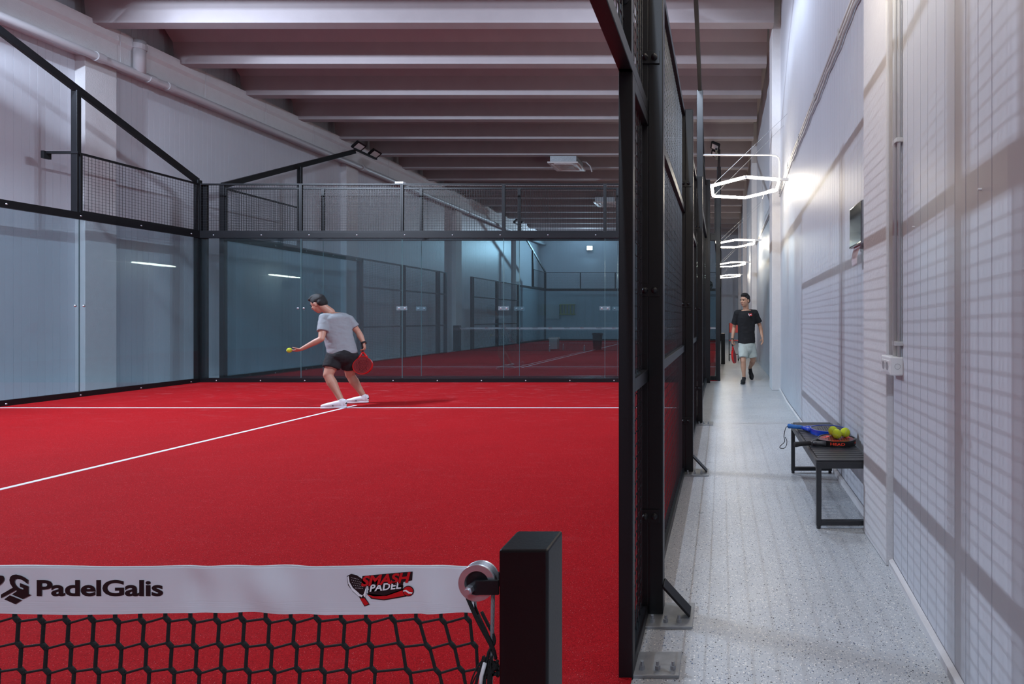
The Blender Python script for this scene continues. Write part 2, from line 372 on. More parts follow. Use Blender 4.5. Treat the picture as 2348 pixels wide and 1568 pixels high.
# ---------------------------------------------------------------- turf carpets with their lines
def turf(x0, x1, y0, y1, lab, lines):
    mb = MB(); mb.box(x0, x1, y0, y1, 0, 0.010); t = mb.build('artificial_turf', M['turf']); tag(t, lab, 'turf')
    for nme, (a, b, c, d) in lines:
        mb = MB(); mb.box(a, b, c, d, 0.0095, 0.0125); mb.build(nme, M['paint'], t)
turf(-10.33, -0.315, -9.36, 10.69, 'red artificial turf of the near padel court with white lines',
     [('service_line', (-10.29, -0.33, 7.56, 7.61)), ('centre_line', (-5.325, -5.275, 0.9, 7.80)), ('service_line', (-10.29, -0.33, -6.1, -6.05))])
turf(-10.17, -0.08, 10.95, 31.05, 'red artificial turf of the far court behind the glass wall',
     [('service_line', (-10.1, -0.15, 14.0, 14.05)), ('centre_line', (-5.15, -5.10, 13.85, 28.1)), ('service_line', (-10.1, -0.15, 27.9, 27.95))])

# ---------------------------------------------------------------- court enclosure pieces
ZR, ZT = 2.97, 3.93
def wires(mb, axis, a0, a1, z0, z1, c, sp=0.05, r=0.002, n=4):
    k = int((a1-a0)/sp); off = (a1-a0-k*sp)/2
    for i in range(k+1):
        a = a0+off+i*sp
        if axis == 'x': mb.tube((a, c, z0), (a, c, z1), r, n, cap=False)
        else: mb.tube((c, a, z0), (c, a, z1), r, n, cap=False)
    k = int((z1-z0)/sp); off = (z1-z0-k*sp)/2
    for i in range(k+1):
        z = z0+off+i*sp
        if axis == 'x': mb.tube((a0, c-2*r, z), (a1, c-2*r, z), r, n, cap=False)
        else: mb.tube((c-2*r, a0, z), (c-2*r, a1, z), r, n, cap=False)
ORD = ['leftmost', 'second from left', 'third from left', 'fourth from left', 'rightmost']
def bolt(parent, p, ax, r=0.012, h=0.012, mat='zinc', nm_='bolt'):
    mb = MB(); mb.lathe(p, ax, [(r*1.3, 0), (r*1.3, h*.25), (r, h*.3), (r, h*.8), (r*.6, h), (0.0001, h)], 10)
    return mb.build(nm_, M[mat], parent, smooth=True)
def mesh_panel(axis, a0, a1, z0, z1, c, lab, rails=(), group=None, fw=0.045, dp=0.045, sp=0.05, r=0.002, bottom=True, n=4):
    loc = ((a0+a1)/2, c, z0) if axis == 'x' else (c, (a0+a1)/2, z0)
    t = thing('mesh_screen', loc, lab, 'mesh fence panel', group)
    def bx(mb, p, q, za, zb):
        if axis == 'x': mb.box(p, q, c-dp/2, c+dp/2, za, zb)
        else: mb.box(c-dp/2, c+dp/2, p, q, za, zb)
    mb = MB(); bx(mb, a0, a0+fw, z0, z1); bx(mb, a1-fw, a1, z0, z1); bx(mb, a0+fw, a1-fw, z1-fw, z1)
    if bottom: bx(mb, a0+fw, a1-fw, z0, z0+fw)
    mb.build('frame', M['black'], t, bevel=0.003)
    for zz in rails:
        mb = MB(); bx(mb, a0+fw, a1-fw, zz, zz+0.05); mb.build('crossbar', M['black'], t, bevel=0.002)
    mb = MB(); wires(mb, axis, a0+.01, a1-.01, z0+.01, z1-.01, c, sp, r, n); mb.build('wire_mesh', M['wire'], t, normals=False)
    return t
def glass_pane(axis, a0, a1, c, lab, z1=ZR-0.02, clamp=(1, 1), group='toughened glass panes of the courts', plates=True):
    loc = ((a0+a1)/2, c, 0.09) if axis == 'x' else (c, (a0+a1)/2, 0.09)
    t = thing('glass_sheet', loc, lab, 'glass pane', group)
    g = 0.003; mb = MB()
    if axis == 'x': mb.box(a0+g, a1-g, c-.006, c+.006, .05, z1)
    else: mb.box(c-.006, c+.006, a0+g, a1-g, .05, z1)
    mb.build('pane', M['glass'], t)
    for k, a in enumerate((a0, a1)):
        if not clamp[k]: continue
        b = a+(0.058 if k == 0 else -0.058)
        sgn = -1
        mb = MB(); e0 = (a+g, a+g+.0012) if k == 0 else (a-g-.0012, a-g)
        if axis == 'x': mb.box(e0[0], e0[1], c-.0064, c+.0064, .05, z1)
        else: mb.box(c-.0064, c+.0064, e0[0], e0[1], .05, z1)
        mb.build('polished_edge', M['edge'], t)
        if axis == 'x': bolt(t, (b, c-.006, 1.47), (0, -1, 0), 0.016, 0.014)
        else: bolt(t, (c+.006 if c < -5 else c-.006, b, 1.47), (1 if c < -5 else -1, 0, 0), 0.016, 0.014)
    return t
def bar(name, x0, x1, y0, y1, z0, z1, lab, cat='steel rail', grp=None, bolts=None):
    t = MB().box(x0, x1, y0, y1, z0, z1).build(name, M['black'], None, bevel=0.003); tag(t, lab, cat, grp)
    ORI[t.name] = Vector((0, 0, 0))
    if bolts:
        for p, ax in bolts: bolt(t, p, ax, 0.010, 0.008, 'zinc')
    return t
def mast(x, yb, s, lab, lit, inward, group='floodlight masts of the courts', zu=ZR, aim=None):
    """upright 2 m from the corner, sloping arm rising away from the corner, crossbar with two floodlights"""
    t = thing('floodlight_mast', (x, yb+s*2, zu), lab, 'lamp mast', group)
    yu = yb+s*2.0
    MB().box(x-.05, x+.05, yu-.03, yu+.03, zu, 4.92).build('upright', M['black'], t, bevel=0.004)
    p0 = Vector((x, yb, 3.98)); p1 = Vector((x, yb+s*3.95, 5.90))
    MB().beam(p0, p1, 0.06, 0.11).build('arm', M['black'], t, bevel=0.004)
    cy0, cy1 = sorted((p1.y-s*.12, p1.y+s*.80)); cxx = x+.08*inward
    MB().box(cxx-.03, cxx+.03, cy0, cy1, 5.90, 5.95).build('crossbar', M['black'], t)
    nrm = Vector(aim).normalized() if aim else (Vector((1.0, .30*-s, -1.15)) if inward > 0 else Vector((-.40, .30*-s, -1))).normalized(); ux = Vector((0, 1, 0)); ux = (ux-nrm*ux.dot(nrm)).normalized(); uy = nrm.cross(ux)
    for k in (0.0, 0.68):
        c = Vector((cxx+.03*inward, p1.y+s*k, 6.04)); 
        fl = MB().obox(c, ux, uy, nrm, 0.30, 0.26, 0.05).build('floodlight', M['black'], t, bevel=0.006)
        mb = MB()
        for j in range(6): mb.obox(c-nrm*.04+ux*(-.12+j*.048), ux, uy, nrm, .006, .22, .035)
        mb.build('heat_sink', M['black'], fl)
        q = c+nrm*0.0262
        mb = MB(); mb.add([q+ux*a+uy*b for a, b in (((-.065, -.065), (.065, -.065), (.065, .065), (-.065, .065)) if lit else ((-.11, -.09), (.11, -.09), (.11, .09), (-.11, .09)))], [(0, 1, 2, 3)])
        o = mb.build('lens', M[('lens_strong' if inward > 0 else 'lens_on') if lit else 'lens_off'], fl, normals=False)
    return t
def post(x0, x1, y0, y1, z1, lab, plate=True, gus=True, side=1, plates_z=(), group='square black fence posts', z0=0.0):
    xc = (x0+x1)/2
    t = thing('fence_post', (xc, (y0+y1)/2, z0), lab, 'fence post', group)
    MB().box(x0, x1, y0, y1, z0+(.012 if plate else 0), z1).build('post', M['black'], t, bevel=0.004)
    if plate:
        pa, pb = (x0-.01, x1+.13) if side > 0 else (x0-.13, x1+.01)
        pl = MB().box(pa, pb, y0-.09, y1+.03, 0, 0.012).build('base_plate', M['galv'], t, bevel=0.002)
        for k in range(3):
            bx_ = pa+.035+k*.055
            mb = MB(); mb.tube((bx_, y0-.055, .012), (bx_, y0-.055, .026), .011, 6); mb.tube((bx_, y0-.055, .026), (bx_, y0-.055, .040), .006, 8)
            mb.build('anchor_bolt', M['galv'], pl)
        if gus:
            xs = x1 if side > 0 else x0; sg = side
            MB().beam((xs, (y0+y1)/2-.01, .135), (xs+sg*.115, (y0+y1)/2-.03, .02), .075, .010, side=(0, 1, 0)).build('gusset', M['black'], t, bevel=0.002)
    for z in plates_z:
        lp = MB().box(x0-.034, x1-.014, y0-.007, y0, z-.027, z+.027).build('link_plate', M['black'], t, bevel=0.001)
        for bx_ in (x0-.012, x1-.036):
            mb = MB(); mb.lathe((bx_, y0-.007, z), (0, -1, 0), [(.0135, 0), (.0135, .003), (.0115, .0035), (.0115, .011), (.008, .016), (.003, .018), (.0001, .018)], 14)
            mb.build('dome_nut', M['black'], lp, smooth=True)
    return t

def court_end(who, xl, xr, yb, s, panes_x, lit, sides=('left', 'right'), detail=True, prow=True):
    """glass end of a court at y=yb; the court lies on the side s of it"""
    yf = yb - (-s)*0 ; fb = -1     # rails show bolts on the side towards the camera
    yi = yb+(-.05 if s < 0 else -.05)
    bl = []
    if detail: bl = [((x, yb-.03, 0.045), (0, -1, 0)) for x in [xl+.35+.87*i for i in range(11)]]
    bar('base_rail', xl-.04, xr+.04, yb-.03, yb+.03, 0.0, 0.095, f'black bottom rail holding the glass end wall of the {who}', bolts=bl)
    bl = [((x, yb-.035, ZR-.06), (0, -1, 0)) for x in [xl+.3+.94*i for i in range(11)]] if detail else []
    bar('top_rail', xl-.04, xr+.04, yb-.035, yb+.035, ZR-.115, ZR, f'black rail along the top of the glass end wall of the {who}', bolts=bl)
    xs = panes_x; n = len(xs)-1
    for i in range(n):
        nmx = ORD[i] if n == 5 else ORD[i]
        p = glass_pane('x', xs[i], xs[i+1], yb, f'{nmx} glass pane in the end wall of the {who}', clamp=(i > 0, i < n-1) if detail else (0, 0))
        mesh_panel('x', xs[i]+.0, xs[i+1]-.0, ZR, ZT, yb+.0, f'{nmx} wire mesh panel above the {who} end glass', group='wire mesh panels above the glass end walls', fw=0.03, dp=0.04, r=0.0024)
        if detail and i > 0 and who != 'near court' or (detail and i > 1):
            cp = MB().box(xs[i]-.105, xs[i]+.105, yb-.012, yb-.0065, 1.43, 1.51).build('patch_plate', M['clear'], p)
    for sd in sides:
        x = xl if sd == 'left' else xr; ow = -1 if sd == 'left' else 1
        ya, yc = sorted((yb, yb+s*4.1))
        bl = [((x+.025*(-ow), ya+.3+.9*i, 0.04), (-ow, 0, 0)) for i in range(5)] if detail else []
        bar('base_rail', x-.025, x+.025, ya, yc, 0, .095, f'black bottom rail under the {sd} side glass of the {who}', bolts=bl)
        bl = [((x+.03*(-ow), ya+.3+.9*i, ZR-.06), (-ow, 0, 0)) for i in range(5)] if detail else []
        bar('top_rail', x-.03, x+.03, ya, yc, ZR-.115, ZR, f'black rail above the {sd} side glass of the {who}', bolts=bl)
        for j, (a, b) in enumerate(((yb, yb+s*2.0), (yb+s*2.0, yb+s*4.05))):
            a, b = sorted((a, b))
            cl = (1, 1)
            if s < 0: cl = (1, 0) if j == 0 else (0, 1)
            else: cl = (0, 1) if j == 0 else (1, 0)
            glass_pane('y', a, b, x, f'{sd} side glass of the {who}, '+('corner pane' if j == 0 else 'pane next to the corner one'), clamp=cl if detail else (0, 0))
        a, b = sorted((yb, yb+s*2.0))
        mesh_panel('y', a, b, ZR, ZT, x, f'mesh panel above the corner glass on the {sd} side of the {who}', fw=0.035, dp=0.035, r=0.0023)
        post(min(x, x+ow*.09), max(x, x+ow*.09), yb-.04, yb+.05, 4.0, f'tall corner post at the {sd} end of the {who} glass wall', plate=False)
        mast(x+ow*.05 if sd == 'left' or who != 'near court' else -.35, yb, s, f'{"lit" if lit else "unlit"} floodlight mast on the {sd} side of the {who}', lit, -ow)

court_end('near court', -10.30, -0.32, 10.64, -1, [-10.30, -8.305, -6.308, -4.303, -2.306, -0.32], True)
court_end('far court', -10.12, -0.12, 10.99, 1, [-10.12, -8.124, -6.124, -4.124, -2.124, -0.12], False)
court_end('far court back end', -10.12, -0.12, 30.99, -1, [-10.12, -8.124, -6.124, -4.124, -2.124, -0.12], False, detail=False)
mast(-.35, -9.36, 1, 'lit floodlight mast at the near end of the near court', True, -1, aim=(-.25, .75, -1))
# vertical members carrying the corner: frame legs beside the corner posts
for x0, x1, y, lab in ((-10.29, -10.20, 10.67, 'black upright inside the left corner of the near court'), (-0.40, -0.33, 10.67, 'black upright inside the right corner of the near court')):
    o = MB().box(x0, x1, y, y+.05, 0, ZT).build('corner_upright', M['black'], bevel=.003); tag(o, lab, 'fence post')
# bracket tying the left fence to the wall
t = thing('wall_bracket', (-10.33, 8.64, 3.9), 'short black bracket from the left mesh fence towards the white wall', 'bracket')
MB().box(-10.82, -10.28, 8.60, 8.64, 3.90, 3.94).build('arm', M['black'], t, bevel=.002)
MB().box(-10.83, -10.78, 8.57, 8.67, 3.82, 3.94).build('end_plate', M['black'], t, bevel=.002)
# right side fence of the near court (seen along its length)
RX = -0.336
mesh_panel('y', 1.885, 2.334, 0.0, 2.13, RX, 'narrow mesh panel nearest the camera beside the court doorway', rails=(1.0,), dp=0.05, fw=0.05, r=0.0022, n=6)
mesh_panel('y', -1.7, 2.334, 2.13, ZR, RX, 'long mesh panel above the open doorway of the near court', dp=0.05, fw=0.05, r=0.0022, n=6)
o = MB().box(RX-.024, RX+.024, 1.865, 1.905, 2.13, ZR-.05).build('mesh_stile', M['black'], bevel=.002); tag(o, 'black upright bar in the mesh above the doorway', 'fence post')
bolt(o, (RX-.002, 1.865, 2.37), (0, -1, 0), 0.014, 0.018, 'black', 'dome_nut')
mesh_panel('y', 2.345, 4.455, 0.0, ZR, RX+.013, 'tall mesh panel of the right fence between the first two posts', rails=(1.0, 2.13), dp=0.045, fw=0.045, r=0.0021, n=5)
mesh_panel('y', 4.47, 6.52, 0.0, ZR, RX+.013, 'tall mesh panel of the right fence beside the side glass', rails=(1.0, 2.13), dp=0.045, fw=0.045, r=0.0021, n=4)
PZ = (0.43, 1.385, 2.37)
post(-.312, -.249, 2.284, 2.350, 3.02, 'nearest tall fence post beside the corridor, with bolted link plates', plates_z=PZ)
post(-.300, -.235, 4.41, 4.475, ZR+.01, 'second fence post along the corridor with diagonal floor gusset', plates_z=PZ)
post(-.296, -.232, 6.476, 6.541, ZR+.01, 'third fence post along the corridor where the side glass begins', plates_z=PZ, gus=False)
fp0 = post(-.31, -.28, 1.985, 2.0, .0121, 'grey floor plate at the foot of the doorway frame', gus=False, group=None)
fp0.name = 'floor_plate'; fp0['category'] = 'steel plate'
bpy.data.objects.remove([c_ for c_ in fp0.children if c_.name.startswith('post')][0])
# left side fence of the far court: posts and mesh beyond the glass
ys = [15.1, 17.15, 19.25, 19.8, 21.9, 24.3, 26.85]
for i, y in enumerate(ys):
    nn = ['first', 'second', 'third', 'fourth', 'fifth', 'sixth', 'last'][i]
    post(-10.20, -10.11, y-.05, y+.05, ZR, f'{nn} black post along the left mesh fence of the far court', plate=False)
for i, (a, b) in enumerate(((15.15, 17.1), (17.2, 19.2), (19.3, 19.75), (21.95, 24.25), (24.35, 26.8))):
    nn = ['first', 'second', 'third', 'fourth', 'last'][i]
    mesh_panel('y', a, b, 0, ZR, -10.12, f'{nn} mesh panel along the left fence of the far court', rails=(1.0, 2.13), group='mesh panels of the far court fence', r=0.0024)
# white cable trunking on top of the court fence
t = thing('cable_trunking', (-6.6, 11.05, 3.98), 'thin white cable trunking along the top of the glass wall fence', 'cable trunking')
MB().box(-6.5, -0.2, 11.03, 11.06, 3.99, 4.02).build('trunking', M['plastic'], t)
MB().box(-6.66, -6.49, 10.98, 11.08, 3.99, 4.06).build('junction_box', M['plastic'], t, bevel=.004)

# ---------------------------------------------------------------- nets
def wav(x, z):   # gentle puckers of the band, pulled flat where it is printed
    q = 0.15 if (x < -1.03+.255 or -.57 < x < -.435) else 1.0
    return q*wav0(x, z)
def wav0(x, z):
    return 0.0012*math.sin(x*27+z*55)+0.0020*math.sin(x*31)*math.sin(z*60+x*9)+0.0016*math.sin(x*83+z*40)+0.001*math.sin(x*17)
def net(y, xl, xr, ztop, bh, cell, lab, near):
    t = thing('padel_net', ((xl+xr)/2, y, 0), lab, 'net')
    # band (a folded sheet with puckers)
    nx = 1000 if near else 60; nz = 60 if near else 2
    mb = MB(); vs = []
    for side, o in ((0, -.004), (1, .004)):
        for j in range(nz+1):
            for i in range(nx+1):
                x = xl+(xr-xl)*i/nx; z = ztop-bh*j/nz
                if near: z += 0.0010*math.sin(x*23)*(1-j/nz)+0.0016*math.sin(x*16+1)*(j/nz)
                round_ = 0.003*(1-min(1, j/1.0)) if near else 0
                vs.append((x, y+(o if side == 0 else o)*(0.4 if j == 0 else 1)+((wav(x, z)+(.00035*math.sin((z-ztop+bh)*2*PI/.0026) if .003 < z-ztop+bh < .0165 else 0)) if near else 0), z))
    fs = []; S = (nx+1)*(nz+1)
    for sd in range(2):
        for j in range(nz):
            for i in range(nx):
                a = sd*S+j*(nx+1)+i; fs.append((a, a+1, a+nx+2, a+nx+1))
    for i in range(nx): fs.append((i, i+1, S+i+1, S+i))
    mb.add(vs, fs); band = mb.build('top_band', M['band'], t, smooth=True, normals=False)
    # knotted cord
    mb = MB(); r = 0.0021; n = 5 if near else 3
    zb = 0.03; rows = int((ztop-bh-zb)/cell)
    cols = int((xr-xl)/cell)
    def node(i, j):
        x = xr-0.012-(cols-i)*cell+(0.004*j); z = ztop-bh-0.012-cell*j
        if near:
            e = max(0.0, 1-(cols-i)/4.0); tx, tz = xr+.016, ztop-bh-.075
            x += e*(tx-x)*0.22*min(j, 3); z += 0.0015*math.sin(i*2.1+j)
            if j > 3: x -= e*0.02
        return Vector((x, y, z))
    for j in range(rows+1):
        for i in range(cols+1):
            p = node(i, j)
            if p.x < xl: continue
            k = Vector((.0030, 0, -.0032)) if near else Vector((0, 0, 0))
            if near: mb.cap(p-k, r*1.45, p+k, r*1.45, 6)
            if i < cols:
                q = node(i+1, j); mb.tube(p+k, q-k, r*.85, n, cap=False)
            if j < rows:
                q = node(i, j+1); mb.tube(p+k, q-k, r*1.1, n, cap=False)
            if j == 0: mb.tube(p-k, (p.x-.003, y, ztop-bh+.0005), r*1.2, n, cap=False)
    mb.tube((xl, y, zb), (xr, y, zb), .004, 6)
    mb.build('net_mesh', M['black_net'], t, smooth=near, normals=False)
    return t, band
D1, D2 = 0.760, 0.830
NX1 = -0.3148; NX2 = -0.2448
NY = 0.792; SN = F/NY
ZTOP = H-(1297.5-HY)/SN; BH = 106/SN; CELL = 57.5/SN
xr_near = (1092-VX)/SN
nt_, band = net(NY, -10.22, xr_near, ZTOP, BH, CELL, 'near padel net with white printed top band', True)
# printing on the band
SNT = F/(NY-.0060)
def bf(px0, pyb):     # frame: u right, v up, in metres from photo pixel px0, pyb on the net plane
    x0 = (px0-VX)/SNT; z0 = H-(pyb-HY)/SNT
    return lambda u, v, w_: (x0+u, NY-.0050-w_*.4, z0+v)
K = 1/SNT
def pxs(pts, ox, oy): return [((x-ox)*K, -(y-oy)*K) for x, y in pts]
text('PadelGalis', 'lettering', bf(79, 1366), M['ink'], band, size=50*K, offset=0.0008, xs=1.47, spacing=0.97)
fg = bf(19, 1347); text('G', 'lettering', lambda u, v, w_: fg(u, v-.38*u, w_), M['ink'], band, size=50*K, offset=0.0013, xs=1.22)
fp = bf(-28, 1365); text('P', 'lettering', lambda u, v, w_: fp(u, v+.38*u, w_), M['ink'], band, size=50*K, offset=0.0013, xs=1.30)
def poly(pts, mat, nme='logo_shape', w0=0.0, holes=()):
    fr = bf(0, 0)
    return curve_mesh(nme, [[(x*K, -y*K) for x, y in q] for q in [pts]+list(holes)], 0.0001, lambda u, v, w_: fr(u, v, w_+w0), M[mat], band)
Z = lambda L, ox, oy, s: [(ox+x/s, oy+y/s) for x, y in L]
c1 = 4.696
poly(Z([(0, 440), (130, 365), (185, 380), (0, 480)], 0, 1270, c1), 'ink'); poly(Z([(190, 390), (322, 445), (235, 490), (118, 440)], 0, 1270, c1), 'ink')
poly(Z([(95, 448), (225, 500), (155, 545), (35, 492)], 0, 1270, c1), 'ink')
c2 = 5.445
P2 = lambda L: Z(L, 740, 1280, c2)
poly(P2([(295, 225), (350, 197), (420, 215), (500, 270), (545, 350), (530, 440), (520, 490), (580, 580), (515, 605), (450, 490), (370, 420), (310, 340)]), 'ink')
poly(P2([(303, 235), (318, 222), (330, 300), (370, 370), (450, 440), (470, 480), (440, 475), (360, 400), (315, 320)]), 'inkwhite', w0=.0006)
poly(P2([(345, 218), (380, 225), (470, 285), (515, 350), (505, 410), (450, 425), (385, 385), (345, 320), (335, 260)]), 'ink', w0=.0006)
poly(P2([(440, 440), (500, 470), (545, 340), (530, 480), (515, 490), (505, 450), (480, 490)]), 'inkwhite', w0=.0008)
poly(P2([(460, 505), (515, 500), (572, 572), (522, 592)]), 'inkred', w0=.0008)
for q in ([(350, 240), (440, 262)], [(355, 270), (470, 298)], [(362, 302), (480, 326)], [(378, 336), (492, 352)], [(400, 370), (486, 374)]):
    (xa, ya), (xb, yb_) = q
    for k in range(6):
        x = xa+(xb-xa)*k/5; y = ya+(yb_-ya)*k/5
        poly(P2([(x, y), (x+8, y), (x+8, y+5), (x, y+5)]), 'inkwhite', 'racket_hole', w0=.001)
poly(P2([(470, 345), (490, 225), (620, 212), (850, 190), (1118, 168), (1110, 278), (1000, 300), (990, 355), (770, 400), (575, 425), (560, 350)]), 'ink')
poly(P2([(540, 440), (760, 470), (960, 400), (1010, 375), (1040, 480), (900, 505), (760, 528), (600, 510)]), 'ink')
poly(P2([(560, 400), (1000, 340), (990, 430), (760, 480), (560, 470)]), 'ink')
poly(P2([(545, 452), (640, 478), (800, 470), (1010, 395), (1020, 465), (900, 490), (760, 515), (620, 500)]), 'inkred', w0=.0008)
circ = [(1065+70*math.cos(a*PI/12), 410+66*math.sin(a*PI/12)) for a in range(24)]; poly(P2(circ), 'ink', w0=.001)
circ = [(1065+60*math.cos(a*PI/12), 410+56*math.sin(a*PI/12)) for a in range(24)]; poly(P2(circ), 'inkred', w0=.0016)
poly(P2([(1005, 400), (1040, 392), (1080, 420), (1120, 425), (1115, 440), (1070, 440), (1035, 412), (1003, 415)]), 'inkwhite', w0=.0022)
def rotf(px0, py0, ang, w0):
    fr = bf(px0, py0); c, s_ = math.cos(ang), math.sin(ang)
    return lambda u, v, w_: fr(u*c-v*s_, u*s_+v*c, w_+w0)
text('SMASH', 'lettering', rotf(827, 1344, .085, .0012), M['inkred'], band, size=31*K, offset=0.0007, shear=0.30, xs=1.16, spacing=0.98)
text('PADEL', 'lettering', rotf(846, 1356.5, .10, .0012), M['inkwhite'], band, size=21.5*K, offset=0.00035, shear=0.25, xs=1.12, spacing=1.05)
# far net
t2, band2 = net(21.0, -10.20, -0.2, 0.935, 0.07, 0.045, 'distant padel net of the far court seen through the glass', False)
for i in range(8):
    x = -9.85+1.24*i
    fr = lambda u, v, w_, x=x: (x+u, 20.994-w_, .888+v)
    text('PadelGalis', 'lettering', fr, M['ink'], band2, size=.05, offset=.001)
    fr = lambda u, v, w_, x=x: (x+.62+u, 20.994-w_, .885+v)
    text('SMASH', 'lettering', fr, M['inkred'], band2, size=.045, offset=.001)
def net_post(x0, x1, y0, y1, z, lab, flip=1):
    t = thing('net_post', ((x0+x1)/2, (y0+y1)/2, 0), lab, 'net post', 'black posts that hold the nets')
    MB().box(x0, x1, y0, y1, 0.012, z).build('post', M['black'], t, bevel=0.0035)
    MB().box(x0-.05, x1+.05, y0-.05, y1+.05, 0, .012).build('base_plate', M['black'], t, bevel=.002)
    return t
pst = net_post(NX1, NX2, D1, D2, 0.939, 'thick black net post in the foreground beside the steel pulley')
net_post(-10.42, -10.20, 20.9, 21.1, 1.0, 'far black net post seen through the glass at the left end of the distant net')
# pulley with its fork, bolt and wire rope
pc = Vector(((1101-VX)/SN, NY-.004, H-(1328-HY)/SN)); R_ = 41.5/SN
br = MB(); zc = pc.z-.002
br.prism([(0.004, -.0105), (0.038, -.0105), (.038, .0105), (.004, .0105), (-.004, .006), (-.006, 0), (-.004, -.006)], lambda u, v, w_: (pc.x-.004+u, pc.y-.0135+w_, pc.z-.004+v), .004)
br.prism([(0.004, -.0105), (0.038, -.0105), (.038, .0105), (.004, .0105), (-.004, .006), (-.006, 0), (-.004, -.006)], lambda u, v, w_: (pc.x-.004+u, pc.y+.011+w_, pc.z-.004+v), .004)
fork = br.build('pulley_fork', M['black'], pst, bevel=.0008)
mb = MB(); mb.lathe(pc-Vector((0, .008, 0)), (0, 1, 0), [(R_*.66, 0), (R_, 0), (R_, .003), (R_*.86, .007), (R_*.86, .009), (R_, .013), (R_, .016), (R_*.66, .016), (R_*.62, .013), (R_*.62, .003), (R_*.66, 0)], 48)
wheel = mb.build('pulley_wheel', M['zinc'], pst, smooth=False, bevel=.0004)
MB().lathe(pc-Vector((0, .004, 0)), (0, 1, 0), [(.0001, 0), (R_*.63, 0), (R_*.63, .008), (.0001, .008)], 32).build('hub', M['black'], wheel)
bp_ = Vector(((1090-VX)/SN, NY-.0175, H-(1337-HY)/SN))
mb = MB(); mb.tube(bp_, bp_+Vector((0, -.0075, 0)), .0068, 6); mb.tube(bp_+Vector((0, -.0075, 0)), bp_+Vector((0, -.010, 0)), .0045, 12); mb.build('pulley_bolt', M['zinc'], pst)
mb = MB(); cx_ = (1131-VX)/SN
for k in range(6):
    pts = []
    for i in range(60):
        z = pc.z-.012-(i/59)*.24; a = i*0.55+k*PI/3
        x = cx_-.006*(i/59)
        pts.append((x+.0018*math.cos(a), NY+.0018*math.sin(a), z))
    mb.path(pts, .00115, 5)
mb.build('wire_rope', M['galv'], pst, smooth=True)
# black tie cords and frayed rope ends hanging from the net corner
ct = thing('tie_cords', px(1120, 1440, NY), 'knotted black cords and frayed ends tying the net to the post', 'cord')
def cord(pts, r, nme='cord'):
    mb = MB(); P = [px(x, y, NY+d) for x, y, d in pts]
    Q = []
    for i in range(len(P)-1):
        for k in range(4): Q.append(P[i].lerp(P[i+1], k/4))
    Q.append(P[-1])
    for _ in range(2): Q = [Q[0]]+[(Q[i-1]+Q[i]*2+Q[i+1])/4 for i in range(1, len(Q)-1)]+[Q[-1]]
    mb.path(Q, r, 7); return mb.build(nme, M['black_net'], ct, smooth=True)
cord([(1072, 1370, -.008), (1090, 1412, -.008), (1110, 1450, -.006), (1128, 1482, -.004), (1134, 1500, 0)], .0026)
cord([(1080, 1372, .002), (1098, 1414, .002), (1120, 1460, 0), (1128, 1490, 0), (1126, 1515, 0)], .0024)
cord([(1104, 1402, .004), (1118, 1430, .002), (1132, 1455, 0), (1135, 1475, -.004), (1120, 1492, -.006), (1117, 1520, -.004)], .0022)
cord([(1096, 1410, -.004), (1117, 1455, -.006), (1133, 1490, -.008), (1137, 1510, -.004)], .0022)
random.seed(3)
mb = MB()
for k in range(16):
    x, y = 1118+random.uniform(-10, 20), 1524+random.uniform(-18, 22)
    pts = [px(x+random.uniform(-9, 9), y+random.uniform(-10, 10), NY-.006+random.uniform(-.006, .006)) for _ in range(5)]
    mb.path(pts, .0026, 6)
mb.build('knot', M['black_net'], ct, smooth=True)
for k in range(22):
    e = random.uniform(-55, 8); x0, y0 = 1112+random.uniform(-6, 18), 1512+random.uniform(-10, 10)
    cord([(x0, y0, -.004), (x0+e*.45, y0+18, -.010), (x0+e*.85, y0+60, -.012), (x0+e*.9+random.uniform(-4, 4), y0+120, -.010)], .0011, 'frayed_strand')
mb = MB(); mb.path([px(1112, 1520, NY-.014), px(1104, 1550, NY-.016), px(1100, 1590, NY-.016)], .0030, 7); mb.build('frayed_strand', M['plastic'], ct, smooth=True)['label'] = 'pale rope strand'

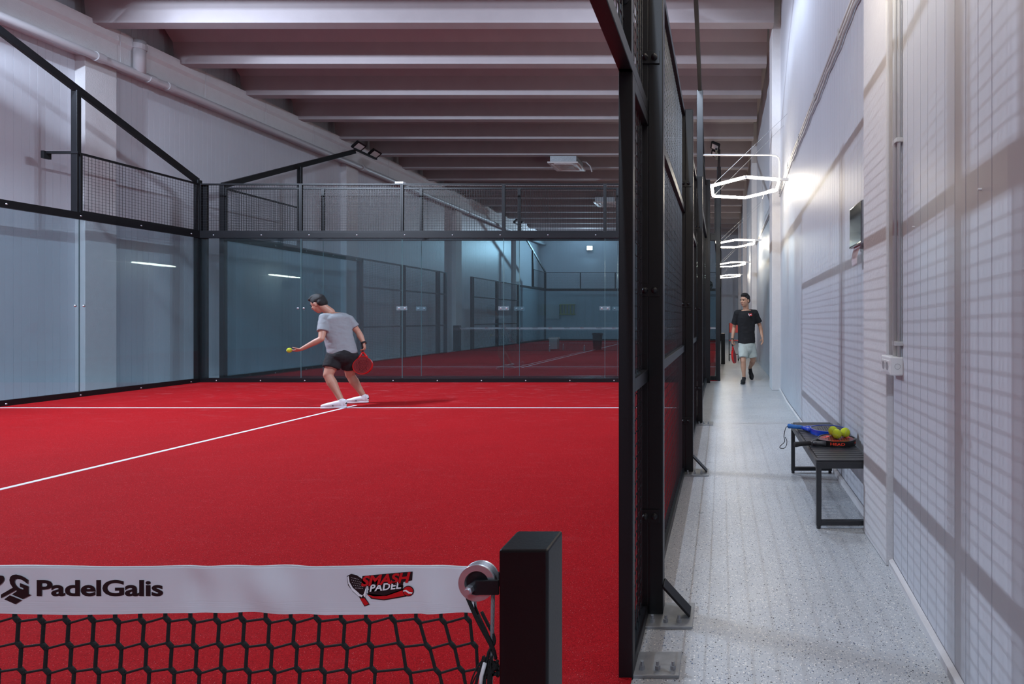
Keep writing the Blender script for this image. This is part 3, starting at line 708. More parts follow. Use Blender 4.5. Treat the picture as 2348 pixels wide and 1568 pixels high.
# ---------------------------------------------------------------- hexagonal lamps
def wx(y):
    pts = [(0.70, Y0), (0.795, 1.5), (0.877, 2.76), (0.925, 3.2), (0.985, 8.0), (1.035, 9.5), (1.04, Y1)]
    for a, b in zip(pts[:-1], pts[1:]):
        if y <= b[1]: return a[0]+(b[0]-a[0])*(y-a[1])/(b[1]-a[1])
    return 1.04
def hexlamp(cy, lab, sc=1.0):
    c = Vector((0.358, cy, 3.265)); a = 0.58*sc; yaw, pi_, ro = -.022, -.034, -.087
    Rm = Matrix.Rotation(ro, 3, 'Y') @ Matrix.Rotation(pi_, 3, 'X') @ Matrix.Rotation(yaw, 3, 'Z')
    V = [c+Rm @ Vector((a*math.cos(-PI/2+k*PI/3), a*math.sin(-PI/2+k*PI/3), 0)) for k in range(6)]
    t = thing('hexagonal_lamp', c, lab, 'ceiling lamp', 'hexagonal corridor lamps')
    for k in range(6):
        p, q = V[k], V[(k+1) % 6]; d = (q-p).normalized()
        MB().tube(p+d*.012, q-d*.012, .021, 10).build('light_tube', M['tube'], t, smooth=True)
    for k in range(6):
        MB().ell(V[k], .019, 10, 6).build('corner_joint', M['plastic'], t, smooth=True)
    for k in (4, 5):
        MB().tube(V[k], (wx(cy+.1)-.006, cy+.1+(k-4.5)*-.5, 4.35), .0025, 5).build('suspension_wire', M['galv'], t)
    MB().path([V[2]+Vector((0, 0, 0)), V[2]+Vector((-.04, .1, .05)), V[2]+Vector((-.16, .25, .04)), V[2]+Vector((-.2, .3, -.07))], .006, 6).build('power_cable', M['plastic'], t, smooth=True)
    MB().box(V[1].x-.01, wx(V[1].y)-.004, V[1].y-.02, V[1].y+.02, V[1].z-.02, V[1].z+.02).build('wall_arm', M['plastic'], t, bevel=.003)
    return t
hexlamp(2.2, 'glowing hexagonal tube lamp over the nearest part of the corridor')
hexlamp(8.26, 'largest visible glowing hexagonal tube lamp above the corridor')
hexlamp(14.4, 'second visible hexagonal tube lamp down the corridor')
hexlamp(19.9, 'third visible hexagonal tube lamp down the corridor')
hexlamp(25.4, 'farthest hexagonal tube lamp at the end of the corridor')
hexlamp(-3.8, 'hexagonal tube lamp over the corridor behind the viewer')

# lit floodlight on the far wall
t = thing('wall_floodlight', (-8.05, 32.9, 5.5), 'bright bluish floodlight glaring on the far white wall', 'floodlight')
MB().box(-8.25, -7.85, 32.86, 32.93, 5.42, 5.72).build('housing', M['black'], t, bevel=.01)
MB().add([(-8.2, 32.85, 5.46), (-7.9, 32.85, 5.46), (-7.9, 32.85, 5.68), (-8.2, 32.85, 5.68)], [(0, 1, 2, 3)]).build('lens', M['lens_far'], t)
MB().beam((-8.05, 32.93, 5.6), (-8.05, 33.0, 5.6), .06, .06).build('bracket', M['black'], t)

# ---------------------------------------------------------------- services on walls and ceiling
def tag_mesh(mb, name, mat, lab, cat, grp=None, **k):
    o = mb.build(name, M[mat], None, **k); return tag(o, lab, cat, grp)
mb = MB(); mb.tube((-10.82, Y0, 5.80), (-10.82, Y1, 5.80), .07, 16)
pipe = tag_mesh(mb, 'drain_pipe', 'pipe', 'long white pipe running under the left ceiling girder', 'pipe', smooth=True)
for y in (9.3, 10.15, 10.5, 16.2, 23.0): MB().lathe((-10.82, y, 5.80), (0, 1, 0), [(.07, 0), (.085, .0), (.085, .12), (.07, .12)], 16).build('pipe_collar', M['pipe'], pipe, smooth=False)
mb = MB(); mb.tube((-10.80, 10.0, 5.83), (-10.80, 10.0, 6.42), .085, 16); mb.build('down_pipe', M['pipe'], pipe, smooth=True)
MB().lathe((-10.80, 10.0, 6.25), (0, 0, 1), [(.085, 0), (.10, 0), (.10, .1), (.085, .1)], 16).build('pipe_collar', M['pipe'], pipe)
for y in (9.7, 11.3, 12.8, 14.3, 17.5, 20.5): MB().tube((-10.82, y, 5.86), (-10.82, y, 6.45), .004, 5).build('pipe_hanger', M['pipe'], pipe)
# conduits along the right wall
for i, (z, r, lab) in enumerate(((3.50, .013, 'upper smooth conduit running along the top of the corridor wall'), (3.455, .012, 'lower smooth conduit running along the top of the corridor wall'))):
    mb = MB(); mb.path([(wx(y)-.02, y, z) for y in (3.22, 5, 8, 9.45)], r, 8); tag_mesh(mb, 'conduit', 'cond', lab, 'conduit', smooth=True)
    mb = MB(); mb.path([(1.015, y, z) for y in (10.02, 14, 15.95)], r, 8); tag_mesh(mb, 'conduit', 'cond', lab.replace('of the corridor wall', 'of the corridor wall beyond the first far pillar'), 'conduit', smooth=True)
mb = MB(); pts = []; rr = []
for i in range(900):
    y = 3.22+i*(6.2/899); pts.append((wx(y)-.02, y, 3.40+.010*math.sin(y*7)+.006*math.sin(y*19))); rr.append(.010+.0025*(i % 2))
mb.path(pts, rr, 7); tag_mesh(mb, 'corrugated_conduit', 'cond', 'wavy corrugated conduit below the smooth conduits on the corridor wall', 'conduit', smooth=True)
for y in (4.2, 5.4, 6.6, 7.8, 9.0):
    o = MB().box(wx(y)-.035, wx(y), y-.012, y+.012, 3.43, 3.52).build('conduit_clip', M['cond']); tag(o, ['nearest', 'second', 'middle', 'fourth', 'farthest'][int((y-4)/1.2)]+' small clip holding the conduits on the corridor wall', 'clip', 'conduit clips on the corridor wall')
mb = MB(); pts = [(-.34, 8.72, 3.91), (.80, 8.72, 3.91), (.88, 8.72, 3.90), (.925, 8.72, 3.86), (.935, 8.72, 3.78), (.935, 8.72, 3.53)]
mb.path(pts, .014, 10); tag_mesh(mb, 'crossing_conduit', 'plastic', 'white conduit crossing above the corridor from mast to wall', 'conduit', smooth=True)
# vertical conduits, socket box
for x, r, lab in ((.845, .0145, 'thicker vertical grey conduit beside the near pillar'), (.850, .008, 'thinner vertical grey conduit beside the near pillar')):
    y = 2.62 if r > .01 else 2.585
    mb = MB(); mb.tube((x, y, 1.06), (x, y, 4.6), r, 12); cdt = tag_mesh(mb, 'vertical_conduit', 'cond', lab, 'conduit', smooth=True)
    if r > .01:
        for z in (1.145, 2.12): MB().box(x-.012, x+.026, 2.572, 2.64, z-.010, z+.010).build('clamp', M['cond'], cdt, bevel=.002)
sb = thing('socket_box', (.845, 2.65, 1.04), 'white wall box with two round power sockets beside the near pillar', 'power socket')
MB().box(.805, .872, 2.575, 2.725, .992, 1.082).build('box_body', M['plastic'], sb, bevel=.006)
for y in (2.615, 2.675):
    MB().box(.802, .8055, y-.027, y+.027, 1.008, 1.064).build('socket_insert', M['plastic'], sb, bevel=.002)
    MB().lathe((.8015, y, 1.036), (-1, 0, 0), [(.020, 0), (.019, .001), (.0001, .0008)], 20).build('socket_hole', M['socket'], sb)
MB().lathe((.84, 2.575, 1.036), (0, -1, 0), [(.014, 0), (.014, .001), (.0125, .001), (.0125, .0)], 24).build('knockout_ring', M['socket'], sb)
# stainless towel dispenser
td = thing('paper_dispenser', (.90, 3.5, 1.74), 'polished steel paper dispenser on the wall behind the near pillar', 'paper dispenser')
prof = [(.93, 0), (.858, 0), (.862, .012), (.864, .265), (.93, .285)]
mb = MB(); mb.prism(prof, lambda u, v, w_: (u, 3.34+w_, 1.735+v), .30); mb.build('steel_case', M['steel'], td, bevel=.004)
mb = MB(); vs = []
for i in range(9):
    f = i/8
    for y in (3.42+.04*f, 3.60-.01*f): vs.append((.885-.02*math.sin(f*2.2), y, 1.742-.13*f))
mb.add(vs, [(2*i, 2*i+1, 2*i+3, 2*i+2) for i in range(8)])
pp = mb.build('paper_sheet', M['paper'], td, smooth=True); sm = pp.modifiers.new('thick', 'SOLIDIFY'); sm.thickness = .001
for (x_, y_) in ((2268, 434), (2086, 520)):
    D = .83*F/(x_-VX)
    o = MB().tube((wx(D)-.012, D, px(x_, y_, D).z), (wx(D)+.01, D, px(x_, y_, D).z), .004, 6).build('wall_plug', M['plastic']); tag(o, 'small white plug in the near wall '+('upper right' if x_ > 2200 else 'beside the vertical conduits'), 'wall plug')
# ceiling cassettes
for (x, y, lab) in ((-4.97, 17.3, 'nearer ceiling cassette air conditioner above the glass wall'), (-4.9, 23.0, 'farther ceiling cassette air conditioner seen through the upper mesh')):
    t = thing('air_conditioner', (x, y, 6.12), lab, 'air conditioner', 'ceiling cassette air conditioners')
    MB().box(x-.48, x+.48, y-.48, y+.48, 6.12, 6.17).build('grille_panel', M['acwhite'], t, bevel=.01)
    MB().box(x-.41, x+.41, y-.41, y+.41, 6.17, 6.36).build('body', M['galv'], t)
    g = MB(); 
    for k in range(6): g.box(x-.22, x+.22, y-.2+k*.075, y-.17+k*.075, 6.112, 6.121)
    g.build('intake_grille', M['cond'], t)
    for dx, dy, a, b in ((-.37, 0, .03, .3), (.37, 0, .03, .3), (0, -.37, .3, .03), (0, .37, .3, .03)):
        MB().box(x+dx-a, x+dx+a, y+dy-b, y+dy+b, 6.108, 6.122).build('air_flap', M['plastic'], t)
    MB().path([(x+.5, y, 6.3), (x+.62, y, 6.28), (x+.75, y, 6.15), (x+.8, y, 5.98)], .02, 8).build('drain_hose', M['pipe'], t, smooth=True)
# fittings on the far wall; pale box and rack are added for apparent reflections
t = thing('reflection_box', (-9.3, 32.9, 1.4), 'pale box added for a reflection on the far wall behind both courts', 'cabinet')
MB().box(-10.9, -9.9, 32.8, 33.0, 1.25, 2.15).build('case', M['acwhite'], t, bevel=.01); MB().box(-10.85, -10.4, 32.78, 32.8, 1.3, 2.1).build('door', M['acwhite'], t, bevel=.005); MB().box(-10.35, -9.95, 32.78, 32.8, 1.3, 2.1).build('door', M['acwhite'], t, bevel=.005)
t = thing('reflection_rack', (-9.3, 32.9, 1.6), 'yellowish slatted rack added for a reflection beside the pale box on the far wall', 'rack')
mb = MB()
for k in range(5): mb.box(-9.85+k*.2, -9.79+k*.2, 32.84, 32.9, 1.55, 2.1)
mb.build('slats', M['yellow'], t); MB().box(-9.9, -8.95, 32.82, 32.99, 1.5, 1.56).build('shelf', M['yellow'], t); MB().box(-9.9, -8.95, 32.84, 32.99, 2.1, 2.15).build('shelf', M['yellow'], t)
t = thing('wall_fan', (-.45, 27.0, 2.6), 'dark round fan hanging beside the far end of the corridor', 'fan')
MB().lathe((-.62, 24.4, 2.78), (0, -1, 0), [(.001, 0), (.20, 0), (.22, .03), (.22, .1), (.20, .12), (.19, .12), (.19, .03), (.001, .02)], 24).build('housing', M['black'], t, smooth=False)
mb = MB()
for k in range(5):
    a = k*2*PI/5; mb.obox((-.62+.1*math.cos(a), 24.33, 2.78+.1*math.sin(a)), (math.cos(a), 0, math.sin(a)), (-math.sin(a), .4, math.cos(a)), (0, 1, 0), .15, .07, .008)
mb.build('blades', M['black'], t); MB().tube((-.62, 24.4, 2.97), (-.62, 24.4, 3.9), .015, 6).build('hanger', M['black'], t)
# things standing at the far court
t = thing('waste_bin', (-5.05, 21.9, 0), 'tall dark waste bin behind the distant net', 'bin')
MB().lathe((-5.05, 21.9, 0.012), (0, 0, 1), [(.001, 0), (.16, 0), (.20, .62), (.215, .62), (.215, .66), (.185, .66), (.15, .03), (.001, .03)], 24).build('bin_body', M['black'], t, smooth=True)
MB().lathe((-5.05, 21.9, .60), (0, 0, 1), [(.19, 0), (.225, .02), (.225, .06), (.19, .08)], 24).build('rim', M['black'], t)
t = thing('ball_crate', (-6.9, 22.2, 0), 'grey storage box standing behind the distant net', 'box')
MB().box(-7.08, -6.75, 22.1, 22.4, .012, .42).build('box_body', M['socket'], t, bevel=.01); MB().box(-7.1, -6.73, 22.08, 22.42, .42, .50).build('lid', M['plastic'], t, bevel=.01)
def bottle(x, y, lab):
    t = thing('water_bottle', (x, y, .01), lab, 'bottle', 'water bottles by the distant net')
    MB().lathe((x, y, .012), (0, 0, 1), [(.001, 0), (.034, 0), (.036, .02), (.036, .15), (.02, .20), (.013, .21), (.013, .22)], 12).build('bottle_body', M['clear'], t, smooth=True)
    MB().lathe((x, y, .232), (0, 0, 1), [(.001, .02), (.015, .02), (.015, 0)], 10).build('cap', M['plastic'], t)
bottle(-5.28, 20.7, 'clear bottle in front of the distant waste bin'); bottle(-6.55, 20.5, 'clear bottle right of the grey box at the distant net'); bottle(-6.35, 21.6, 'clear bottle behind the distant net, right of the grey box')
# bin and red chair behind the walking man
o = MB().box(-.02, .09, 15.0, 15.45, .0, .85).build('black_cabinet', M['black'], bevel=.01); tag(o, 'low black box standing against the fence down the corridor', 'box')
t = thing('folding_chair', (.37, 16.2, 0), 'tall red folding chair in the corridor behind the walking man', 'chair')
def seg(a, b, r=.013): return MB().tube(a, b, r, 8)
xa, xb = .22, .50
for x in (xa, xb):
    seg((x, 16.0, .0), (x, 16.45, 1.13)).build('leg', M['black'], t, smooth=True); seg((x, 16.45, .0), (x, 16.0, .62)).build('leg', M['black'], t, smooth=True)
MB().box(xa, xb, 15.98, 16.38, .60, .625).build('seat', M['red'], t, bevel=.006)
MB().beam(((xa+xb)/2, 16.36, .84), ((xa+xb)/2, 16.46, 1.13), .27, .012).build('backrest', M['red'], t)
seg((xa, 16.1, .2), (xb, 16.1, .2), .01).build('stretcher', M['black'], t)

# ---------------------------------------------------------------- bench
B0, B1, BX0, BX1, BZ = 3.24, 4.44, .568, .905, .415
bn = thing('slatted_bench', (.74, 3.84, 0), 'low anthracite slatted metal bench against the corridor wall', 'bench')
for y0, y1 in ((B0, B0+.025), (B1-.025, B1)): MB().box(BX0, BX1, y0, y1, BZ-.052, BZ-.012).build('end_rail', M['bench'], bn, bevel=.002)
for x0, x1 in ((BX0, BX0+.02), (BX1-.02, BX1)): MB().box(x0, x1, B0+.025, B1-.025, BZ-.052, BZ-.008).build('side_rail', M['bench'], bn, bevel=.002)
ns = 22; pit = (B1-B0-.01)/ns
for k in range(ns): MB().box(BX0+.018 if k else BX0+.004, BX1-.018, B0+.005+k*pit, B0+.005+k*pit+pit*.80, BZ-.012, BZ).build('slat', M['bench'], bn, bevel=.0015)
for y0 in (B0, B1-.03):
    lf = MB(); lf.box(BX0+.002, BX0+.032, y0, y0+.03, .018, BZ-.052); lf.build('leg', M['bench'], bn, bevel=.002)
    MB().box(BX1-.032, BX1-.002, y0, y0+.03, .018, BZ-.052).build('leg', M['bench'], bn, bevel=.002)
    MB().box(BX0+.032, BX1-.032, y0, y0+.03, .020, .050).build('foot_bar', M['bench'], bn, bevel=.002)
    for x in (BX0+.017, BX1-.017): MB().tube((x, y0+.015, 0), (x, y0+.015, .02), .013, 12).build('foot_cap', M['bench'], bn)

# ---------------------------------------------------------------- rackets
def head_outline(a, b, n=56, neck=.035):
    pts = []
    for i in range(n):
        t = 2*PI*i/n; x = a*math.cos(t); y = b*math.sin(t)
        if x < 0: y *= 1-.32*(-x/a)**2.2
        pts.append((x, y))
    return pts
def scale_pts(p, s, t=None): return [(x*s, y*(t or s)) for x, y in p]
def racket(name_lab, origin, ux, uy, cols, strap=None, group='padel rackets', writing=False):
    """origin = centre of the head; ux points from the grip to the tip; uy across the face; normal = ux x uy"""
    ux = Vector(ux).normalized(); uy = Vector(uy); uy = (uy-ux*uy.dot(ux)).normalized(); un = ux.cross(uy); O = Vector(origin)
    fr = lambda u, v, w_: O+ux*u+uy*v+un*w_
    t = thing('padel_racket', O, name_lab, 'padel racket', group)
    a, b = .135, .128; outl = head_outline(a, b)
    inner = scale_pts(outl, .93)
    curve_mesh('rim', [outl, inner], .019, fr, cols['rim'], t, bevel=.0)
    holes = []
    for i in range(-5, 6):
        for j in range(-5, 6):
            x, y = i*.0195+(.00975 if j % 2 else 0), j*.0175
            if (x/.098)**2+(y/.085)**2 < 1 and x > -.075: holes.append([(x+.0052*math.cos(q*PI/4), y+.0052*math.sin(q*PI/4)) for q in range(8)])
    curve_mesh('face', [scale_pts(outl, .935)]+holes, .0155, fr, cols['face'], t)
    if 'patch' in cols:
        pa = scale_pts([(x, y) for x, y in outl], .88); 
        curve_mesh('face_print', [[(x, y) for x, y in pa if True]]+holes, .0003, lambda u, v, w_: fr(u, v, .0158+w_), cols['patch'], t)
    # throat: two arms and a bridge, then the grip
    for sg in (-1, 1):
        mb = MB(); pts = [fr(-.112, sg*.052, 0), fr(-.135, sg*.040, 0), fr(-.160, sg*.024, 0), fr(-.185, sg*.010, 0)]
        mb.path(pts, [.017, .0155, .0145, .014], 10); mb.build('throat', cols['throat'], t, smooth=True)
    MB().obox(fr(-.188, 0, 0), ux, uy, un, .03, .034, .026).build('throat_block', cols['throat'], t, bevel=.006)
    g = MB(); g.path([fr(-.198, 0, 0), fr(-.21, 0, 0), fr(-.25, 0, 0), fr(-.29, 0, 0), fr(-.312, 0, 0), fr(-.320, 0, 0)], [.0135, .0155, .0155, .016, .0185, .016], 12)
    grip = g.build('grip', cols['grip'], t, smooth=True)
    if strap:
        mb = MB(); P = [Vector(p) for p in strap]; Q = []
        for i in range(len(P)-1):
            for k in range(4): Q.append(P[i].lerp(P[i+1], k/4))
        Q.append(P[-1])
        for _ in range(3): Q = [Q[0]]+[(Q[i-1]+Q[i]*2+Q[i+1])/4 for i in range(1, len(Q)-1)]+[Q[-1]]
        mb.path(Q, .0028, 6); mb.build('wrist_strap', M['blackgrip'], t, smooth=True)
    return t, fr
# red and black racket lying on the bench
u = Vector((.91, .36, 0)).normalized(); v = Vector((-.36, .91, 0)).normalized()
rk, fr = racket('red and black padel racket lying on the bench under the balls', (.778, 3.675, BZ+.0195), u, v,
                dict(rim=M['blackgloss'], face=M['blackgloss'], patch=M['maroon'], throat=M['carbon'], grip=M['blackgrip']))
zt = .0166
curve_mesh('red_flash', [[(-.10, -.070), (.01, -.094), (-.02, -.080), (-.05, -.066), (-.10, -.060)]], .0003, lambda a, b, c: fr(a, b, zt+c), M['orange'], rk)
curve_mesh('red_flash', [[(.06, -.03), (.105, -.02), (.11, .03), (.09, .06), (.07, .05), (.085, .01)]], .0003, lambda a, b, c: fr(a, b, zt+c), M['orange'], rk)
curve_mesh('red_flash', [[(-.075, .055), (-.04, .06), (-.02, .085), (.0, .08), (-.02, .05), (-.06, .04)]], .0003, lambda a, b, c: fr(a, b, zt+c), M['orange'], rk)
def rim_frame(ang0, zoff):   # lettering wrapped on the outer rim wall, u along the rim towards the tip
    outl = head_outline(.135, .128, 720)
    def f(a, b, c):
        s = a; k = int(ang0/360*720); 
        while s > 0:
            p, q = outl[k % 720], outl[(k+1) % 720]; d = math.hypot(q[0]-p[0], q[1]-p[1])
            if d >= s: break
            s -= d; k += 1
        p, q = outl[k % 720], outl[(k+1) % 720]; tx, ty = q[0]-p[0], q[1]-p[1]; l = math.hypot(tx, ty); tx /= l; ty /= l
        return fr(p[0]+tx*s+ty*(.0012+c), p[1]+ty*s-tx*(.0012+c), b+zoff)
    return f
text('HEAD', 'lettering', rim_frame(225, -.006), M['orange'], rk, size=.024, offset=.0006, xs=1.55, spacing=1.0)
text('S', 'lettering', rim_frame(305, -.004), M['orange'], rk, size=.014, offset=.0008, xs=1.9)
# blue racket behind it
u2 = Vector((.84, -.54, 0)).normalized(); v2 = Vector((.54, .84, 0)).normalized()
gp = Vector((.516, 4.175, BZ+.0195)); O2 = gp+u2*.318
st = [gp+Vector((0, 0, 0))] + [px(x, y, 4.12) for x, y in ((1802, 979), (1799, 990), (1797, 1002), (1800, 1010), (1798, 1015), (1789, 1022), (1787, 1027), (1796, 1029), (1803, 1024), (1805, 1010), (1800, 1002))]
rk2, fr2 = racket('blue padel racket with hanging black wrist strap at the back of the bench', O2, u2, v2,
                  dict(rim=M['blue'], face=M['carbon'], throat=M['blue'], grip=M['bluegrip']), strap=st)
# balls
def ball(c, lab, rot=0.3, grp=None):
    t = thing('padel_ball', Vector(c)-Vector((0, 0, .033)), lab, 'ball', grp)
    b = MB().ell(c, .0328, 32, 20).build('felt', M['ball'], t, smooth=True)
    Rm = Matrix.Rotation(rot, 3, 'Z') @ Matrix.Rotation(rot*2+.6, 3, 'X'); pts = []
    A, Bq = .44, .9
    for i in range(60):
        q = 2*PI*i/60; th = PI/2-(PI/2-A)*math.cos(q); ph = q/2+A*math.sin(2*q)
        th = PI/2-(PI/2-A)*math.cos(q*1); ph = q/2*1+A*math.sin(2*q)
        x = math.sin(th)*math.cos(ph); y = math.sin(th)*math.sin(ph); z = math.cos(th)
        pts.append(Vector((x, y, z)))
    # tennis seam: a=0.75, b=0.25 space curve projected to the sphere
    pts = []
    for i in range(72):
        q = 2*PI*i/72; p = Vector((.75*math.cos(q)+.25*math.cos(3*q), .75*math.sin(q)-.25*math.sin(3*q), 2*math.sqrt(.75*.25)*math.sin(2*q))).normalized()
        pts.append(Vector(c)+Rm @ (p*.0327))
    MB().path(pts, .0009, 5, closed=True).build('seam', M['seam'], t, smooth=True)
    return t
zb = BZ+.0195+.0165+.033
ball(px(1919, 996, 3.655).to_tuple()[:2]+(zb,), 'yellow ball in front of the other two on the red racket', .4, 'yellow balls on the red racket')
ball(px(1938, 992, 3.70).to_tuple()[:2]+(zb,), 'rightmost yellow ball on the red racket', 1.4, 'yellow balls on the red racket')
ball(px(1910, 990, 3.75).to_tuple()[:2]+(zb,), 'yellow ball half hidden behind the front ball on the red racket', 2.2, 'yellow balls on the red racket')

# ---------------------------------------------------------------- people
def voxel(mb, name, mat, parent, size=.006, smooth=4):
    o = mb.build(name, mat, parent, normals=True)
    r = o.modifiers.new('r', 'REMESH'); r.mode = 'VOXEL'; r.voxel_size = size; r.use_smooth_shade = True
    s = o.modifiers.new('s', 'SMOOTH'); s.iterations = smooth; s.factor = .6
    evaluate(o); o.data.materials.clear(); o.data.materials.append(mat); o.data.polygons.foreach_set('use_smooth', [True]*len(o.data.polygons))
    return o
def frame_from(fwd, up):
    f = Vector(fwd).normalized(); u = Vector(up); u = (u-f*u.dot(f)).normalized(); s_ = u.cross(f)   # s_ = person's left
    return f, s_, u
def add_head(mb, c, fwd, up, s=1.0):
    f, l, u = frame_from(fwd, up); R = Matrix((f, l, u)).transposed(); c = Vector(c)
    E = lambda a, b, d, r, k=12: mb.ell(c+(f*a+l*b+u*d)*s, tuple(q*s for q in r), k, 10, R)
    E(-.008, 0, .028, (.098, .076, .092), 18)             # cranium
    E(.022, 0, -.030, (.072, .062, .085), 18)             # face
    E(.040, 0, -.088, (.034, .036, .026))                 # chin
    E(.060, 0, .030, (.030, .055, .012))                  # brow
    mb.cap(c+(f*.092+u*.012)*s, .008*s, c+(f*.108-u*.022)*s, .013*s, 8)  # nose
    for q in (-1, 1):
        E(.098, q*.011, -.026, (.010, .009, .008), 8)
        E(.066, q*.036, -.022, (.024, .020, .018), 10)    # cheek
        E(-.010, q*.077, -.010, (.018, .009, .032), 10)   # ear
        E(-.004, q*.083, .004, (.012, .006, .016), 8)
    E(.086, 0, -.056, (.012, .022, .007), 10)             # lips
    return f, l, u
def face_bits(par, c, fwd, up, s, hair, beard=False):
    f, l, u = frame_from(fwd, up); R = Matrix((f, l, u)).transposed(); c = Vector(c)
    for q in (-1, 1):
        MB().ell(c+(f*.083+l*q*.031+u*.004)*s, (.010*s, .013*s, .006*s), 10, 8, R).build('eye', M['eye'], par, smooth=True)
        MB().cap(c+(f*.094+l*q*.016+u*.024)*s, .0035*s, c+(f*.082+l*q*.050+u*.024)*s, .003*s, 6).build('eyebrow', M['hair'], par, smooth=True)
    MB().ell(c+(f*.0955-u*.056)*s, (.006*s, .020*s, .0045*s), 10, 6, R).build('mouth', M['lip'], par, smooth=True)
    mb = MB(); E = lambda a, b, d, r: mb.ell(c+(f*a+l*b+u*d)*s, tuple(x*s for x in r), 16, 10, R)
    E(-.018, 0, .052, (.098, .081, .080)); E(-.055, 0, .005, (.056, .074, .072)); E(.045, .01, .096, (.050, .056, .030)); E(.0, 0, .105, (.075, .066, .038))
    for q in (-1, 1): E(-.006, q*.066, .040, (.035, .016, .038))
    for k in range(26):
        a = random.uniform(-1, 1); b = random.uniform(-1, 1); E(.0+a*.06, b*.05, .118-.02*(a*a+b*b), (.016, .012, .018))
    voxel(mb, 'hair', M['hair'], par, .007, 2)
def hand(mb, wrist, d, palm_n, curl=.5, s=1.0, side=1, spread=.1):
    """d: pointing direction of the hand, palm_n: normal of the palm; fingers curl towards palm_n"""
    d = Vector(d).normalized(); n = Vector(palm_n); n = (n-d*n.dot(d)).normalized(); a = d.cross(n)*side; w_ = Vector(wrist)
    R = Matrix((a, d, n)).transposed()
    mb.ell(w_+d*.050*s, (.040*s, .052*s, .017*s), 14, 10, R)
    for i, (off, L_) in enumerate(((-.030, .062), (-.010, .072), (.011, .070), (.030, .056))):
        p = w_+d*(.086-abs(off)*.25)*s+a*off*s; dirn = (d+a*off*spread*8).normalized(); ang = curl*.75
        for seg_, r in ((.45, .0092), (.32, .0085), (.23, .0078)):
            q = p+(dirn*math.cos(ang)+n*math.sin(ang))*L_*seg_*s*1.1
            mb.cap(p, r*s, q, r*.94*s, 8); p = q; ang += curl
    p = w_+d*.022*s-a*.030*s; q = p+(d*.55-a*.65+n*.35).normalized()*.040*s; r_ = q+(d*.85-a*.15+n*(.3+.5*curl)).normalized()*.032*s
    mb.cap(p, .0125*s, q, .0105*s, 8); mb.cap(q, .0105*s, r_, .0088*s, 8)
def foot(mb, ankle, heel, toe, s=1.0):
    a, h, t_ = Vector(ankle), Vector(heel), Vector(toe)
    mb.cap(a, .034*s, h.lerp(t_, .15)+Vector((0, 0, .04)), .024*s); mb.cap(h.lerp(t_, .1)+Vector((0, 0, .035)), .024*s, h.lerp(t_, .75)+Vector((0, 0, .026)), .018*s)
def shoe(par, ankle, heel, toe, mat, sole_mat, name='shoe', s=1.0, accent=None):
    a, h, t_ = Vector(ankle), Vector(heel), Vector(toe); ax = (t_-h).normalized(); side = ax.cross(Vector((0, 0, 1))).normalized(); up = side.cross(ax)
    L_ = (t_-h).length; fr = lambda x, y, z: h+ax*x+side*y+up*z
    mb = MB(); R3 = Matrix((ax, side, up)).transposed(); q_ = L_/.27
    for k in range(16):
        f_ = k/15; x = (.002+.255*f_)*q_
        w_ = .034+.012*math.exp(-((f_-.70)/.22)**2)-.012*max(0, f_-.85)/.15; z = .040*(1-f_)**.8+.026
        mb.ell(fr(x, 0, .018+z*.75), (.030, w_*s, z*.85*s), 16, 10, R3)
    mb.cap(fr(.030*q_, 0, .05), .037*s, a.lerp(fr(.03, 0, .08), .35), .040*s)
    sh = voxel(mb, name, mat, par, .005, 3)
    outline = []
    for x, w_ in ((-.022, .018), (.0, .032), (.06, .036), (.12, .036), (.18, .046), (.23, .043), (.268, .028), (.285, .010)): outline.append((x*L_/.27, w_*s))
    pl = outline+[(x, -y) for x, y in reversed(outline)]
    m2 = MB(); m2.prism(pl, lambda u_, v_, w_: fr(u_, v_, .002+w_), .024); m2.build('sole', sole_mat, sh, bevel=.005)
    if accent:
        MB().ell(fr(-.010, 0, .066), (.020, .028, .020), 10, 8, Matrix((ax, side, up)).transposed()).build('heel_tab', accent, sh, smooth=True)
        mb = MB()
        for k in range(5): mb.cap(fr((.10+.022*k)*L_/.27, -.022, .074-.009*k), .0028, fr((.10+.022*k)*L_/.27, .022, .074-.009*k), .0028, 6)
        mb.build('laces', M['shoe'], sh, smooth=True)
        for sg in (-1, 1):
            mb = MB(); mb.cap(fr(.115, sg*.0415, .040), .0026, fr(.14, sg*.0435, .046), .0026, 6); mb.cap(fr(.125, sg*.043, .030), .0026, fr(.128, sg*.041, .050), .0026, 6); mb.build('side_mark', M['ink'], sh, smooth=True)
    return sh
def leg_mesh(mb, hip, knee, ankle, s=1.0):
    hip, knee, ankle = Vector(hip), Vector(knee), Vector(ankle)
    mb.cap(hip, .088*s, hip.lerp(knee, .5), .076*s); mb.cap(hip.lerp(knee, .5), .076*s, knee, .056*s)
    calf = knee.lerp(ankle, .30); mb.cap(knee, .052*s, calf, .059*s); mb.cap(calf, .059*s, knee.lerp(ankle, .62), .043*s); mb.cap(knee.lerp(ankle, .62), .043*s, ankle, .034*s)
def arm_mesh(mb, sh, el, wr, s=1.0):
    sh, el, wr = Vector(sh), Vector(el), Vector(wr)
    mb.cap(sh, .058*s, sh.lerp(el, .45), .050*s); mb.cap(sh.lerp(el, .45), .050*s, el, .039*s); mb.cap(el, .039*s, el.lerp(wr, .3), .042*s); mb.cap(el.lerp(wr, .3), .042*s, wr, .026*s)
